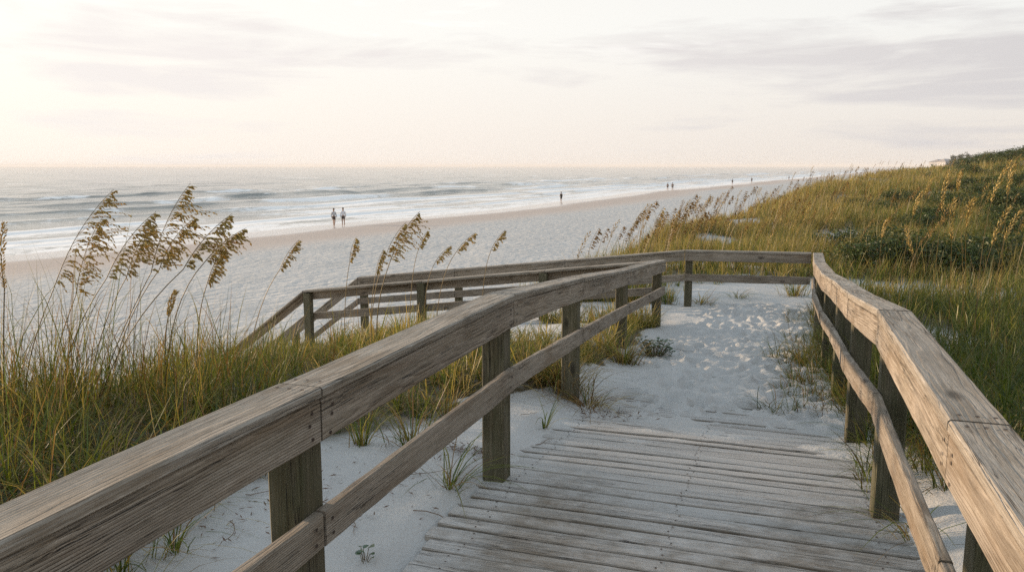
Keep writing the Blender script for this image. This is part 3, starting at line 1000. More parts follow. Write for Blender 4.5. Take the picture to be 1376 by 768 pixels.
tuft(790, 548, 'dry straggly tuft spilling in front of the third post', 90, (.2, .42), (.004, .007), .3, .6, .07, .9, .6, seed=10)
tuft(838, 488, 'dark green tuft hugging the foot of the fourth post', 200, (.25, .5), (.004, .008), .25, .3, .10, .6, .35, seed=11)
tuft(942, 408, 'low dark tuft on the sand at the far corner post', 46, (.25, .5), (.006, .010), .15, .25, .10, .7, .55, seed=12, wind=.5)
tuft(993, 400, 'flattened tuft under the middle of the end handrail', 34, (.25, .5), (.006, .010), .2, .2, .08, .9, .7, seed=13, wind=.6)
tuft(1068, 398, 'bushy tuft at the far foot of the right handrail', 90, (.3, .65), (.006, .011), .2, .2, .12, .5, .35, seed=14)
tuft(1113, 438, 'straggly tuft leaning onto the path below the far lower board', 70, (.25, .55), (.005, .009), .15, .3, .10, .75, .5, seed=15, wind=-.6)
tuft(1122, 482, 'rust tinged tuft on the path edge beside the trodden sand', 64, (.25, .5), (.004, .008), .2, .5, .09, .85, .55, seed=16, wind=-.7)
tuft(1150, 540, 'thin dark tuft beside the planks where sand begins on the right', 44, (.25, .5), (.004, .008), .08, .3, .07, .75, .5, seed=17, wind=-.6)
tuft(1200, 640, 'wiry tuft reaching over the planks at the right front post', 30, (.3, .6), (.004, .007), .1, .2, .05, .8, .5, seed=18, wind=-.8)
tuft(1232, 722, 'nearest wiry tuft at the right edge of the planks', 26, (.25, .5), (.005, .008), .15, .2, .05, .8, .5, seed=19, wind=-.7)
for k, (wx, wy) in enumerate([(2.75, 4.3), (2.5, 3.2), (3.1, 5.4), (3.4, 6.6)]):
    pass


# leafy plants
def leaf_cluster(px, py, label, n, leaf, h, spread, name='beach_vine', cat='plant', seed=1):
    rnd = random.Random(seed)
    p = hit_ground(px, py)
    mb = MB()
    sb = MB()
    for i in range(n):
        a = rnd.uniform(0, 6.28); r = spread * math.sqrt(rnd.random())
        x, y = r * math.cos(a), r * math.sin(a)
        z = float(terr(p.x + x, p.y + y)) - p.z + rnd.uniform(.02, h)
        ln = leaf * rnd.uniform(.6, 1.2); th = rnd.uniform(0, 6.28); tilt = rnd.uniform(-.2, .7)
        d = Vector((math.cos(th), math.sin(th), math.sin(tilt) * .8)).normalized()
        sd = Vector((-d.y, d.x, rnd.uniform(-.4, .4))).normalized()
        up = d.cross(sd)
        c = Vector((x, y, z)); b = len(mb.v)
        for (t, w, u) in [(0, 0, 0), (.25, .36, .02), (.6, .42, .03), (.88, .22, 0), (1, 0, -.03), (.88, -.22, 0), (.6, -.42, .03), (.25, -.36, .02)]:
            mb.v.append(tuple(c + d * t * ln + sd * w * ln + up * (u + abs(w) * .25) * ln)); mb.wc.append((0, 0, 0))
        mb.f += [(b, b + 1, b + 2, b + 3, b + 4), (b, b + 4, b + 5, b + 6, b + 7)]; mb.mi += [0, 0]
        g0 = Vector((x * .4, y * .4, float(terr(p.x + x * .4, p.y + y * .4)) - p.z - .01))
        w = Vector((.0015, 0, 0)); w2 = Vector((0, .0015, 0)); b = len(sb.v)
        for q_ in (g0, c):
            for e in (w, w2, -w, -w2):
                sb.v.append(tuple(q_ + e)); sb.wc.append((0, 0, 0))
        for j in range(4):
            sb.f.append((b + j, b + (j + 1) % 4, b + 4 + (j + 1) % 4, b + 4 + j)); sb.mi.append(0)
    root = empty(name, p, label, cat, 'small leafy plants on the sand')
    if n < 20:
        for i in range(n):
            lm = MB(); lm.v = mb.v[i * 8:i * 8 + 8]; lm.wc = mb.wc[i * 8:i * 8 + 8]
            lm.f = [(0, 1, 2, 3, 4), (0, 4, 5, 6, 7)]; lm.mi = [0, 0]
            lm.build('leaf', M_VINE, root)
    else:
        mb.build('leaf_cluster', M_VINE, root)
    sb.build('stem', M_STEM, root)
    return root


leaf_cluster(350, 640, 'tiny dark leafed vine on the sand left of the nearest post', 14, .055, .05, .10, seed=1)
leaf_cluster(312, 652, 'rounded leaves of a vine peeping below the near face board', 9, .05, .04, .07, seed=5)
leaf_cluster(490, 752, 'little sprig of dark leaves alone on the front sand', 8, .035, .05, .035, seed=2)
leaf_cluster(880, 478, 'bright green broad leaved plant by the fourth post', 170, .045, .20, .20, 'broadleaf_plant', seed=3)
leaf_cluster(640, 560, 'few small leaves beside the second post', 7, .03, .03, .05, seed=4)


def ribbon_tube(mb, pts, r0, r1, k=4, mi=0):
    rings = []; co = []
    n = len(pts)
    for i, p in enumerate(pts):
        p = Vector(p)
        t = (Vector(pts[min(i + 1, n - 1)]) - Vector(pts[max(i - 1, 0)])).normalized()
        u = t.orthogonal().normalized(); w = t.cross(u)
        r = r0 + (r1 - r0) * i / (n - 1)
        rings.append([tuple(p + (u * math.cos(6.2832 * j / k) + w * math.sin(6.2832 * j / k)) * r) for j in range(k)])
        co.append([(0, 0, 0)] * k)
    mb.ring_sweep(rings, co, True, mi)


def twig(px, py, ang, length, seed):
    rnd = random.Random(seed)
    p = hit_ground(px, py)
    pts = []
    x = y = 0
    for i in range(7):
        pts.append((x, y, float(terr(p.x + x, p.y + y)) - p.z + .012 + rnd.uniform(0, .012)))
        ang += rnd.uniform(-.35, .35)
        x += math.cos(ang) * length / 6; y += math.sin(ang) * length / 6
    mb = MB(); ribbon_tube(mb, pts, .0028, .0012)
    o = mb.build('twig', M_TWIG); o.location = p
    set_props(o, 'thin dead twig lying on the bare sand beside the left handrail', 'twig', 'dead twigs on the sand')


for i, (x, y) in enumerate([(270, 640), (330, 668), (455, 575), (415, 670), (310, 705), (470, 700), (520, 640), (230, 690), (555, 690), (600, 700), (700, 560), (720, 600), (830, 560), (820, 540), (905, 470)]):
    twig(x, y, random.uniform(-1, 1), random.uniform(.15, .4), i + 40)


def litter(px, py, label, n, spread, seed):
    rnd = random.Random(seed)
    p = hit_ground(px, py)
    mb = MB()
    for i in range(n):
        x, y = rnd.gauss(0, spread), rnd.gauss(0, spread * .6)
        z = float(terr(p.x + x, p.y + y)) - p.z + rnd.uniform(.005, .03)
        a = rnd.uniform(0, 6.28); L = rnd.uniform(.008, .028)
        d = Vector((math.cos(a), math.sin(a), rnd.uniform(-.4, .4))) * L; w = Vector((-math.sin(a), math.cos(a), rnd.uniform(-.5, .5))) * L * .18
        b = len(mb.v); c = Vector((x, y, z))
        for v in (c - d, c + w, c + d, c - w):
            mb.v.append(tuple(v)); mb.wc.append((0, 0, 0))
        mb.f.append((b, b + 1, b + 2, b + 3)); mb.mi.append(0)
    o = mb.build('plant_litter', M_LITTER); o.location = p
    set_props(o, label, 'litter', kind='stuff')


litter(470, 660, 'dark crumbs of dead plants peppering the sand between the front posts', 150, .35, 7)
litter(280, 700, 'dark crumbs of dead plants peppering the sand under the nearest rail', 130, .30, 8)
litter(628, 605, 'rusty scatter of dead leaves on sand before the second post', 160, .09, 1)
litter(815, 560, 'brown dead stalks strewn along the edge of the path', 130, .16, 2)
litter(1130, 470, 'dead grass bits along the right edge of the trodden sand', 200, .22, 3)


# ------------------------------------------------------------------ sea oats
def spikelet(mb, c, d, L, W, rnd):
    d = d.normalized()
    u = d.orthogonal().normalized()
    th = rnd.uniform(0, 6.28)
    w = (u * math.cos(th) + d.cross(u) * math.sin(th))
    t = d.cross(w)
    b = len(mb.v)
    for v in (c, c + d * L * .45 + w * W * .5, c + d * L * .45 + t * W * .2, c + d * L * .45 - w * W * .5, c + d * L * .45 - t * W * .2, c + d * L):
        mb.v.append(tuple(v)); mb.wc.append((0, 0, 0))
    for j in range(4):
        j2 = (j + 1) % 4
        mb.f.append((b, b + 1 + j2, b + 1 + j)); mb.f.append((b + 5, b + 1 + j, b + 1 + j2)); mb.mi += [0, 0]


def bez(p0, p1, p2, n):
    return [p0 * (1 - t) ** 2 + p1 * 2 * t * (1 - t) + p2 * t * t for t in (i / n for i in range(n + 1))]


def oat_geometry(stem, head, rnd, style, lod, thick=1.0, size=1.0):
    """stem/head: lists of Vectors relative to the root. returns (stem_mb, head_mb)"""
    s_mb = MB(); h_mb = MB()
    ribbon_tube(s_mb, stem + head[1:], (.0046 if lod == 0 else .0034) * thick, .0012 * thick, 5 if lod == 0 else 3)
    n = len(head) - 1
    HL = sum((head[i + 1] - head[i]).length for i in range(n))

    def on(t):
        f = t * n; i = min(int(f), n - 1)
        return head[i].lerp(head[i + 1], f - i), (head[i + 1] - head[i]).normalized()
    if style == 'plume':
        nb = {0: 40, 1: 22, 2: 11}[lod]; ns = {0: 14, 1: 9, 2: 5}[lod]
        for i in range(nb):
            t = .02 + .95 * (i + rnd.uniform(-.3, .3)) / nb
            t = min(max(t, 0), 1)
            p, d = on(t)
            wind = Vector((1.0, rnd.uniform(-.75, .75), rnd.uniform(-.1, .25)))
            bl = HL * (.36 * math.sin(math.pi * (.10 + .78 * (1 - t))) * min(1, (1 - t) * 2.2) + .03) * rnd.uniform(.45, 1.3) * size
            mid = p + (d * rnd.uniform(.45, 1.1) + wind * rnd.uniform(.15, .6)).normalized() * bl * .5
            end = mid + (wind * rnd.uniform(.25, .8) + Vector((0, 0, -.75 + rnd.uniform(-.5, .8)))).normalized() * bl * .7
            br = bez(p, mid, end, 5)
            if lod == 0:
                ribbon_tube(h_mb, br, .0011, .0006, 3)
            for j in range(ns):
                tt = .18 + .82 * (j + rnd.random()) / ns
                f = tt * 5; k = min(int(f), 4)
                c = br[k].lerp(br[k + 1], f - k)
                dd = (br[k + 1] - br[k]).normalized()
                dirv = dd * .6 + Vector((.3 + rnd.uniform(-.4, .4), rnd.uniform(-.7, .7), -.55 + rnd.uniform(-.5, .5)))
                L = {0: .025, 1: .034, 2: .070}[lod] * rnd.uniform(.75, 1.25) * (.7 + .3 * size)
                spikelet(h_mb, c, dirv, L, L * .46, rnd)
    else:
        ns = {0: 90, 1: 54, 2: 26}[lod]
        for i in range(ns):
            t = i / ns
            p, d = on(t)
            a = i * 2.4 + rnd.uniform(-.4, .4)
            u = d.orthogonal().normalized(); w = d.cross(u)
            rad = u * math.cos(a) + w * math.sin(a)
            r = .012 * math.sin(math.pi * (.12 + .84 * (1 - t))) * rnd.uniform(.5, 1.2) * thick
            L = {0: .028, 1: .034, 2: .058}[lod] * rnd.uniform(.8, 1.2)
            spikelet(h_mb, p + rad * r, d * 1.0 + rad * .55 + Vector((.12, 0, -.1)), L, L * .42, rnd)
    return s_mb, h_mb


def oat_leaves(rnd, n, H, spread=.02):
    rng = np.random.default_rng(rnd.randint(0, 10 ** 6))
    a = rng.uniform(0, 6.28, n)
    col = pick_colours(n, .3, .1, rng)
    return blades(np.stack([rng.normal(0, spread, n), rng.normal(0, spread, n), np.full(n, -.03)], -1), rng.uniform(.3, .65, n) * H / 1.3, np.arctan2(np.sin(a), np.cos(a) + .4),
                  np.abs(rng.normal(.15, .1, n)), np.clip(rng.normal(.4, .25, n), 0, 1), rng.uniform(.005, .009, n), col, 4, rng)


def sea_oat(tip, hb, root, Y, label, style='plume', lod=0, seed=0, thick=1.0, pale=False, dy=.0, group='sea oats on the left dune', size=1.0, leaves=5):
    rnd = random.Random(seed * 7 + 3)
    r0 = at_depth(root[0], root[1], Y)
    g = Vector((r0.x, Y, float(terr(r0.x, Y)) - .03))
    B = at_depth(hb[0], hb[1], Y + dy * .7 + rnd.uniform(-.08, .08)); T = at_depth(tip[0], tip[1], Y + dy + rnd.uniform(-.15, .15))
    B = B - g; T = T - g
    # control so that the stem starts steep and meets the head along its own direction
    hd = (T - B)
    ctrl = B - hd * .95
    ctrl.z = max(ctrl.z, B.z * .25)
    ctrl = Vector((ctrl.x * .55, ctrl.y * .5, ctrl.z * .9))
    stem = bez(Vector((0, 0, 0)), ctrl, B, 9)
    arch = B.lerp(T, .55) + Vector((-.10 * hd.length, 0, .07 * hd.length))
    head = bez(B, arch, T, 10)
    root_o = empty('sea_oat', g, label, 'sea oat', group)
    s_mb, h_mb = oat_geometry(stem, head, rnd, style, lod, thick, size)
    s_mb.build('stem', M_STEM, root_o)
    h_mb.build('seed_head', M_SEED_PALE if pale else M_SEED, root_o)
    if leaves:
        v, f, c = oat_leaves(rnd, leaves, max(.6, B.z))
        link_mesh('blades', np_mesh('blades', v, f, True, {'blade_colour': ('FLOAT_COLOR', c)}), M_GRASS, root_o)
    return root_o


LEFT = [
    ((6, 300), (6, 388), (10, 600), 5.0, 'stiff upright sea oat with a narrow head, leftmost on the near dune', 'compact'),
    ((153, 254), (72, 388), (45, 575), 5.4, 'tall dark sea oat with a feathered plume, second from the left', 'plume'),
    ((138, 292), (102, 396), (62, 580), 5.5, 'sea oat with a hanging plume tucked under the tall second one', 'plume'),
    ((210, 284), (143, 374), (82, 575), 5.3, 'sea oat with a wide combed plume left of the tallest tip', 'plume'),
    ((207, 300), (170, 372), (120, 570), 5.6, 'shorter sea oat plume hanging behind the wide combed one', 'plume'),
    ((256, 246), (203, 366), (130, 580), 5.4, 'tallest sea oat of the left cluster with a long pointed tip', 'plume'),
    ((262, 292), (214, 362), (146, 585), 5.5, 'sea oat whose plume bows right beside the tallest one', 'plume'),
    ((312, 287), (246, 362), (128, 590), 5.2, 'sea oat bending far right on a long slanted stem', 'plume'),
    ((331, 306), (275, 352), (222, 540), 5.6, 'sea oat with the rightmost drooping plume of the left cluster', 'plume'),
    ((301, 335), (278, 382), (263, 480), 5.9, 'low sea oat plume hanging below the rightmost drooping one', 'plume'),
    ((236, 392), (226, 425), (222, 520), 5.4, 'short withered sea oat with a small orange head between tall stems', 'compact'),
]
for i, (tp, hb, rt, Yd, lb, stl) in enumerate(LEFT):
    sea_oat(tp, hb, rt, Yd, lb, stl, 0, i + 1, size=1.0 if stl == 'plume' else .8, thick=1.2 if i == 0 else 1.0, pale=(i == 10))
MIDDLE = [
    ((402, 322), (376, 362), (330, 478), 7.0, 'slender pale sea oat standing in front of the stair handrail'),
    ((479, 318), (470, 352), (462, 440), 8.6, 'small sea oat with a short head above the side walkway post'),
    ((564, 284), (524, 352), (510, 450), 7.6, 'dark arching sea oat, tallest in front of the side walkway'),
    ((546, 298), (518, 345), (498, 440), 7.9, 'sea oat half hidden behind the dark arching one'),
    ((516, 334), (505, 368), (498, 440), 8.3, 'short sea oat left of the dark arching one'),
    ((575, 310), (563, 333), (549, 420), 9.2, 'small sea oat with a clumped tip right of the dark arching one'),
    ((640, 312), (612, 340), (585, 420), 8.8, 'thin sea oat swept right over the side walkway rail'),
    ((679, 309), (660, 336), (648, 400), 9.0, 'thin pale sea oat nearest to the bend of the near handrail'),
    ((606, 330), (585, 352), (570, 430), 9.5, 'bare wispy sea oat between the two thin swept ones'),
]
for i, (tp, hb, rt, Yd, lb) in enumerate(MIDDLE):
    sea_oat(tp, hb, rt, Yd, lb, 'plume', 0 if i == 2 else 1, i + 30, thick=1.5, size=(.95 if i in (2, 3) else .75), pale=i in (0, 6, 7, 8), group='sea oats by the side walkway', leaves=3)
RIGHT = [
    ((1277, 229), (1266, 284), (1252, 430), 9.0, 'tall golden sea oat with a long dense head right of the handrail'),
    ((1292, 232), (1287, 256), (1300, 420), 9.6, 'sea oat with a short blunt head beside the tall golden one'),
    ((1284, 266), (1279, 322), (1276, 450), 8.4, 'golden sea oat with a braided head standing dead straight'),
    ((1310, 267), (1298, 306), (1300, 470), 8.2, 'golden sea oat right of the braided one, head tipped right'),
    ((1240, 258), (1227, 290), (1205, 420), 9.8, 'sea oat with a fat golden head leaning towards the sky gap'),
    ((1254, 240), (1243, 262), (1225, 400), 10.5, 'sea oat with a thin ragged head behind the fat golden one'),
    ((1194, 294), (1185, 320), (1180, 420), 9.6, 'short sea oat with a narrow head over the sand patch'),
    ((1218, 304), (1227, 342), (1208, 430), 8.6, 'bright yellow sea oat with its head nodding down'),
    ((1360, 217), (1332, 272), (1312, 460), 7.6, 'tall sea oat slanting right near the hill, left of a pair'),
    ((1365, 219), (1354, 262), (1342, 460), 7.8, 'tall sea oat slanting right near the hill, right of a pair'),
    ((1358, 278), (1333, 330), (1300, 520), 7.0, 'long sea oat slanting across the dark green grass'),
    ((1374, 282), (1350, 322), (1330, 520), 7.2, 'sea oat cut by the right edge of the view'),
]
for i, (tp, hb, rt, Yd, lb) in enumerate(RIGHT):
    sea_oat(tp, hb, rt, Yd, lb, 'compact', 1, i + 60, thick=1.15, pale=True, group='sea oats beyond the right handrail', leaves=5)

EDGE = [(793, 312), (806, 305), (817, 306), (832, 296), (839, 303), (848, 304), (860, 288), (855, 296), (862, 285), (875, 275), (897, 284), (908, 278), (928, 268), (935, 270), (943, 272), (951, 268), (955, 262), (965, 264), (975, 258), (978, 258), (985, 262),
        (997, 255), (1003, 256), (1014, 250), (1022, 252), (1030, 256), (1042, 252), (1052, 248), (1063, 243), (1073, 240), (1083, 246), (1090, 238)]
for i, (tx, ty) in enumerate(EDGE):
    rnd = random.Random(i + 900)
    Yd = np.interp(tx, [790, 900, 1000, 1090], [19, 27, 36, 52]) * rnd.uniform(.94, 1.06)
    cand = [Yd * (.6 + .02 * j) for j in range(46)]
    Yd = min(cand, key=lambda v: abs(at_depth(tx, ty, v).z - float(terr(at_depth(tx, ty, v).x - .25, v)) - (1.25 + .3 * ((i * 7) % 5) / 5)) + .02 * abs(v - Yd))
    T = at_depth(tx, ty, Yd)
    g0 = float(terr(T.x - .25, Yd))
    h = T.z - g0
    lean = rnd.uniform(.12, .45)
    hl = rnd.uniform(.42, .62)
    g = Vector((T.x - lean - .1, Yd, g0 - .05))
    o = empty('sea_oat', g, 'sunlit rust coloured sea oat on the seaward edge of the far dune', 'sea oat', 'sea oats along the seaward dune edge')
    t_ = T - g
    B = Vector((t_.x - hl * .42, 0, t_.z - hl * .9))
    stem = bez(Vector((0, 0, 0)), Vector((B.x * .25, 0, B.z * .6)), B, 4)
    head = bez(B, B.lerp(t_, .5) + Vector((-.04, 0, .04)), t_, 5)
    s_mb, h_mb = oat_geometry(stem, head, rnd, 'plume' if i % 3 else 'compact', 2, 2.6, 1.0)
    s_mb.build('stem', M_STEM, o); h_mb.build('seed_head', M_SEED_RUST if i % 3 else M_SEED, o)

# many more along the dunes, copied from a few kinds
protos = []
for k in range(7):
    rnd = random.Random(k + 300)
    H = .85 + .07 * k; hl = .45 + .03 * (k % 4); lean = .12 + .06 * (k % 5)
    B = Vector((lean, rnd.uniform(-.08, .08), H)); T = B + Vector((hl * (.35 + .1 * (k % 3)), rnd.uniform(-.1, .1), hl * .85))
    stem = bez(Vector((0, 0, 0)), Vector((lean * .2, 0, H * .6)), B, 4)
    head = bez(B, B.lerp(T, .5) + Vector((-.05, 0, .05)), T, 5)
    s_mb, h_mb = oat_geometry(stem, head, rnd, 'plume' if k % 2 else 'compact', 2, 2.4, .75)
    protos.append((s_mb, h_mb))
placed = []
prng = np.random.default_rng(77)
tries = 0
while len(placed) < 285 and tries < 60000:
    tries += 1
    y = 16 + 84 * prng.random() ** 1.7
    x = prng.uniform(.14, .70) * y
    s, a = sa(x, y)
    if veg_density(np.array(x), np.array(y)) < .45: continue
    if y < 27 and s < 4 and prng.random() > .3: continue
    pr = 1.0 if s > 5.5 else .32 * math.exp(-(5.5 - s) / 14)
    if prng.random() > pr: continue
    placed.append((x, y))
proto_obj = []
for i, (x, y) in enumerate(placed):
    k = i % 7
    base = Vector((x, y, float(terr(x, y)) - .05))
    lb = 'golden sea oat among many rising from the far dune grass'
    if i < 7:
        o = empty('sea_oat', base, lb, 'sea oat', 'sea oats over the far dunes')
        a_ = protos[k][0].build('stem', M_STEM, o); b_ = protos[k][1].build('seed_head', M_SEED_RUST if k % 3 else M_SEED, o)
        proto_obj.append((o, a_, b_))
    else:
        src, a_, b_ = proto_obj[k]
        o = src.copy(); COL.objects.link(o); o.location = base
        for ch in (a_, b_):
            d = ch.copy(); d.parent = o; COL.objects.link(d)
    o.rotation_euler = (0, 0, prng.normal(0, .35))
    sc = prng.uniform(.8, 1.15)
    o.scale = (sc, sc, sc)


# ------------------------------------------------------------------ shrubs on the hill
def shrub_mesh(seed, nleaf, rx, rz, lobes, leaf, cols):
    rng = np.random.default_rng(seed)
    cen = []
    for i in range(lobes):
        a = rng.uniform(0, 6.28); r = rng.uniform(0, .65) * rx
        cen.append((r * math.cos(a), r * math.sin(a), rz * rng.uniform(.35, .8), rng.uniform(.3, .55) * rx))
    cen = np.array(cen)
    k = rng.integers(0, lobes, nleaf)
    d = rng.normal(size=(nleaf, 3)); d /= np.linalg.norm(d, axis=1, keepdims=True)
    rad = cen[k, 3] * (rng.uniform(.45, 1.12, nleaf))
    p = cen[k, :3] + d * rad[:, None] * np.array((1, 1, .75))
    p[:, 2] = np.maximum(p[:, 2], .02)
    n1 = rng.normal(size=(nleaf, 3)); n1 /= np.linalg.norm(n1, axis=1, keepdims=True)
    n2 = np.cross(n1, rng.normal(size=(nleaf, 3))); n2 /= np.linalg.norm(n2, axis=1, keepdims=True)
    L = leaf * rng.uniform(.6, 1.3, (nleaf, 1))
    V = np.stack([p - n1 * L, p + n2 * L * .5, p + n1 * L, p - n2 * L * .5], 1).reshape(-1, 3)
    f = np.arange(nleaf * 4).reshape(-1, 4)
    c = np.array(cols)[rng.integers(0, len(cols), lobes)][k] * rng.uniform(.6, 1.4, (nleaf, 1))
    c4 = np.ones((nleaf, 4, 4)); c4[..., :3] = c[:, None, :]
    return np_mesh('shrub', V, f, True, {'blade_colour': ('FLOAT_COLOR', c4.reshape(-1, 4))})


SH_COL = [(.045, .070, .020), (.062, .088, .022), (.085, .095, .030), (.038, .058, .018)]
shrubs = [shrub_mesh(k, 2600, 1.0, 1.0, 11, .042, SH_COL) for k in range(5)]
wood_stub = None
sh_obj = []
prng = random.Random(41)


def add_shrub(x, y, scale, sz, label, group, k):
    base = (x, y, float(terr(x, y)) - .1)
    if k < len(sh_obj):
        src, fo, st_ = sh_obj[k]
        o = src.copy(); COL.objects.link(o)
        for ch in (fo, st_):
            d = ch.copy(); d.parent = o; COL.objects.link(d)
    else:
        o = empty('dune_shrub', base, label, 'shrub', group)
        fo = link_mesh('foliage', shrubs[k], M_SHRUB, o)
        mb = MB()
        for j in range(4):
            a = j * 1.6 + k
            ribbon_tube(mb, [(0, 0, -.05), (.25 * math.cos(a), .25 * math.sin(a), .35), (.5 * math.cos(a), .5 * math.sin(a), .75)], .03, .012)
        st_ = mb.build('branch', M_TWIG, o)
        sh_obj.append((o, fo, st_))
    o.location = base
    o.scale = (scale, scale, scale * sz)
    o.rotation_euler = (0, 0, prng.uniform(0, 6.28))
    o['label'] = label
    o['group'] = group
    return o


kk = 0
count = 0
while count < 70:
    y = prng.uniform(30, 105); x = y * prng.uniform(.50, .82)
    s, a = sa(x, y)
    if s > 4 - .02 * y + 4: continue
    if prng.random() > .25 + .03 * max(0, -s): continue
    add_shrub(x, y, prng.uniform(.7, 1.5), prng.uniform(.6, .95), 'dark evergreen shrub on the hill of the right hand dunes', 'shrubs over the right hand dune hill', kk if kk < 5 else prng.randrange(5))
    kk += 1; count += 1
for i, (px_, D, sc_) in enumerate([(1290, 105, 2.0), (1302, 100, 1.7), (1318, 96, 1.9), (1330, 92, 1.7), (1343, 88, 1.9), (1352, 86, 1.6), (1362, 82, 1.8), (1374, 78, 2.0), (1390, 76, 1.9), (1410, 75, 2.1)]):
    x = ray(px_, 215)[0] * D
    add_shrub(x, D, sc_, .8, 'rounded dark shrub standing on the skyline of the right hand hill', 'shrubs along the hill skyline', i % 5)
for i, (x, y, sc_) in enumerate([(8.2, 9.6, .45), (9.5, 11.5, .55), (11.2, 13.2, .6), (14, 19, .7), (16.5, 21, .8), (13, 25, .6), (20, 27, .9), (18.5, 33, .9)] + [(yy * prng.uniform(.42, .66), yy, prng.uniform(.8, 1.5)) for yy in [prng.uniform(17, 48) for _ in range(34)]]):
    add_shrub(x, y, sc_, .7, 'low leafy bush sunk in the grass below the right hand hill', 'low bushes in the dune grass', i % 5)

# ------------------------------------------------------------------ far houses and trees
M_WALL = simple_mat('pale_render', (.37, .36, .355), .8, noise_amt=.08, scale=.5)
M_ROOF = simple_mat('grey_roof', (.24, .22, .21), .8, noise_amt=.15, scale=1)
M_GLASS = simple_mat('dark_window', (.05, .06, .07), .15, .6, .1, 2)


def box(mb, x0, x1, y0, y1, z0, z1):
    b = len(mb.v)
    for z in (z0, z1):
        for (x, y) in ((x0, y0), (x1, y0), (x1, y1), (x0, y1)):
            mb.v.append((x, y, z)); mb.wc.append((0, 0, 0))
    for f in ((3, 2, 1, 0), (4, 5, 6, 7), (0, 1, 5, 4), (1, 2, 6, 5), (2, 3, 7, 6), (3, 0, 4, 7)):
        mb.f.append(tuple(b + i for i in f)); mb.mi.append(0)


def house(px_, D, w, d, h, rot, label):
    x = ray(px_, 220)[0] * D
    o = empty('beach_house', (x, D, float(terr(x, D)) - .2), label, 'house', 'houses far along the dunes')
    o.rotation_euler = (0, 0, rot)
    mb = MB(); box(mb, -w / 2, w / 2, -d / 2, d / 2, 0, h); mb.build('wall', M_WALL, o)
    mb = MB(); b = len(mb.v)
    e = .5
    for p in ((-w / 2 - e, -d / 2 - e, h + .01), (w / 2 + e, -d / 2 - e, h + .01), (w / 2 + e, d / 2 + e, h + .01), (-w / 2 - e, d / 2 + e, h + .01), (-w / 4, 0, h + 2.4), (w / 4, 0, h + 2.4)):
        mb.v.append(p); mb.wc.append((0, 0, 0))
    mb.f += [(3, 2, 1, 0), (0, 1, 5, 4), (2, 3, 4, 5), (1, 2, 5), (3, 0, 4)]; mb.mi += [0] * 5
    mb.build('roof', M_ROOF, o)
    for zz in (1.4, 4.4):
        if zz + 1.6 > h: continue
        for xx in (-w * .3, 0, w * .3):
            mb = MB(); box(mb, xx - .8, xx + .8, -d / 2 - .06, -d / 2 + .05, zz, zz + 1.5); mb.build('window', M_GLASS, o)
        for yy in (-d * .22, d * .22):
            mb = MB(); box(mb, -w / 2 - .06, -w / 2 + .05, yy - .8, yy + .8, zz, zz + 1.5); mb.build('window', M_GLASS, o)


house(1262, 720, 14, 10, 4.6, .5, 'pale beach house fading into haze, end of the far row')
house(1271, 660, 10, 9, 4.3, .3, 'hazy white beach house in front of far trees')


def far_tree(px_, D, h, label, seed):
    x = ray(px_, 220)[0] * D
    o = empty('broadleaf_tree', (x, D, float(terr(x, D)) - .3), label, 'tree', 'trees beyond the dunes')
    me = shrub_mesh(seed, 900, h * .42, h * .75, 9, h * .035, [(.035, .05, .02), (.05, .062, .024)])
    c = link_mesh('crown', me, M_SHRUB, o); c.location = (0, 0, h * .28)
    mb = MB(); ribbon_tube(mb, [(0, 0, -.3), (.1, 0, h * .35), (.1, .1, h * .65)], h * .03, h * .012, 6)
    mb.build('trunk', M_TWIG, o)


for i, (p_, D, h, lb) in enumerate([(1281, 560, 9.0, 'hazy rounded tree, the taller one behind the hill'), (1291, 480, 8.0, 'dim broad tree just above the left end of the hill skyline'), (1273, 690, 7.0, 'faint low tree beside the white beach house'), (1252, 780, 6.5, 'faintest tree at the seaward end beside the pale house'), (1299, 420, 7.6, 'grey green tree right of the dim broad one'), (1284, 640, 9.0, 'hazy tree half covered by the taller rounded one')]):
    far_tree(p_, D, h, lb, i + 50)


# ------------------------------------------------------------------ people
def skin_mesh(name, joints, edges, sub=2, root=0):
    bm = bmesh.new()
    lay = bm.verts.layers.skin.verify()
    vs = []
    for i, (co, r) in enumerate(joints):
        v = bm.verts.new(co)
        v[lay].radius = (r, r) if not isinstance(r, tuple) else r
        v[lay].use_root = (i == root)
        vs.append(v)
    for a, b in edges:
        bm.edges.new((vs[a], vs[b]))
    me = bpy.data.meshes.new(name)
    bm.to_mesh(me); bm.free()
    o = bpy.data.objects.new('skin_source', me)
    COL.objects.link(o)
    md = o.modifiers.new('s', 'SKIN'); md.use_smooth_shade = True
    sb = o.modifiers.new('d', 'SUBSURF'); sb.levels = sub; sb.render_levels = sub
    dg = bpy.context.evaluated_depsgraph_get()
    dg.update()
    res = bpy.data.meshes.new_from_object(o.evaluated_get(dg))
    bpy.data.objects.remove(o)
    res.name = name
    return res


M_SKIN = simple_mat('tanned_skin', (.30, .175, .115), .6)
M_HAIR = simple_mat('dark_hair', (.03, .02, .015), .6)
M_SHIRT = simple_mat('pale_shirt', (.62, .62, .64), .85, noise_amt=.1)
M_SHIRT2 = simple_mat('grey_shirt', (.40, .41, .43), .85, noise_amt=.15)
M_SHORT = simple_mat('dark_shorts', (.045, .032, .028), .85)
M_COAT = simple_mat('dark_coat', (.03, .028, .025), .85)
M_TAN = simple_mat('brown_clothes', (.16, .10, .07), .85)


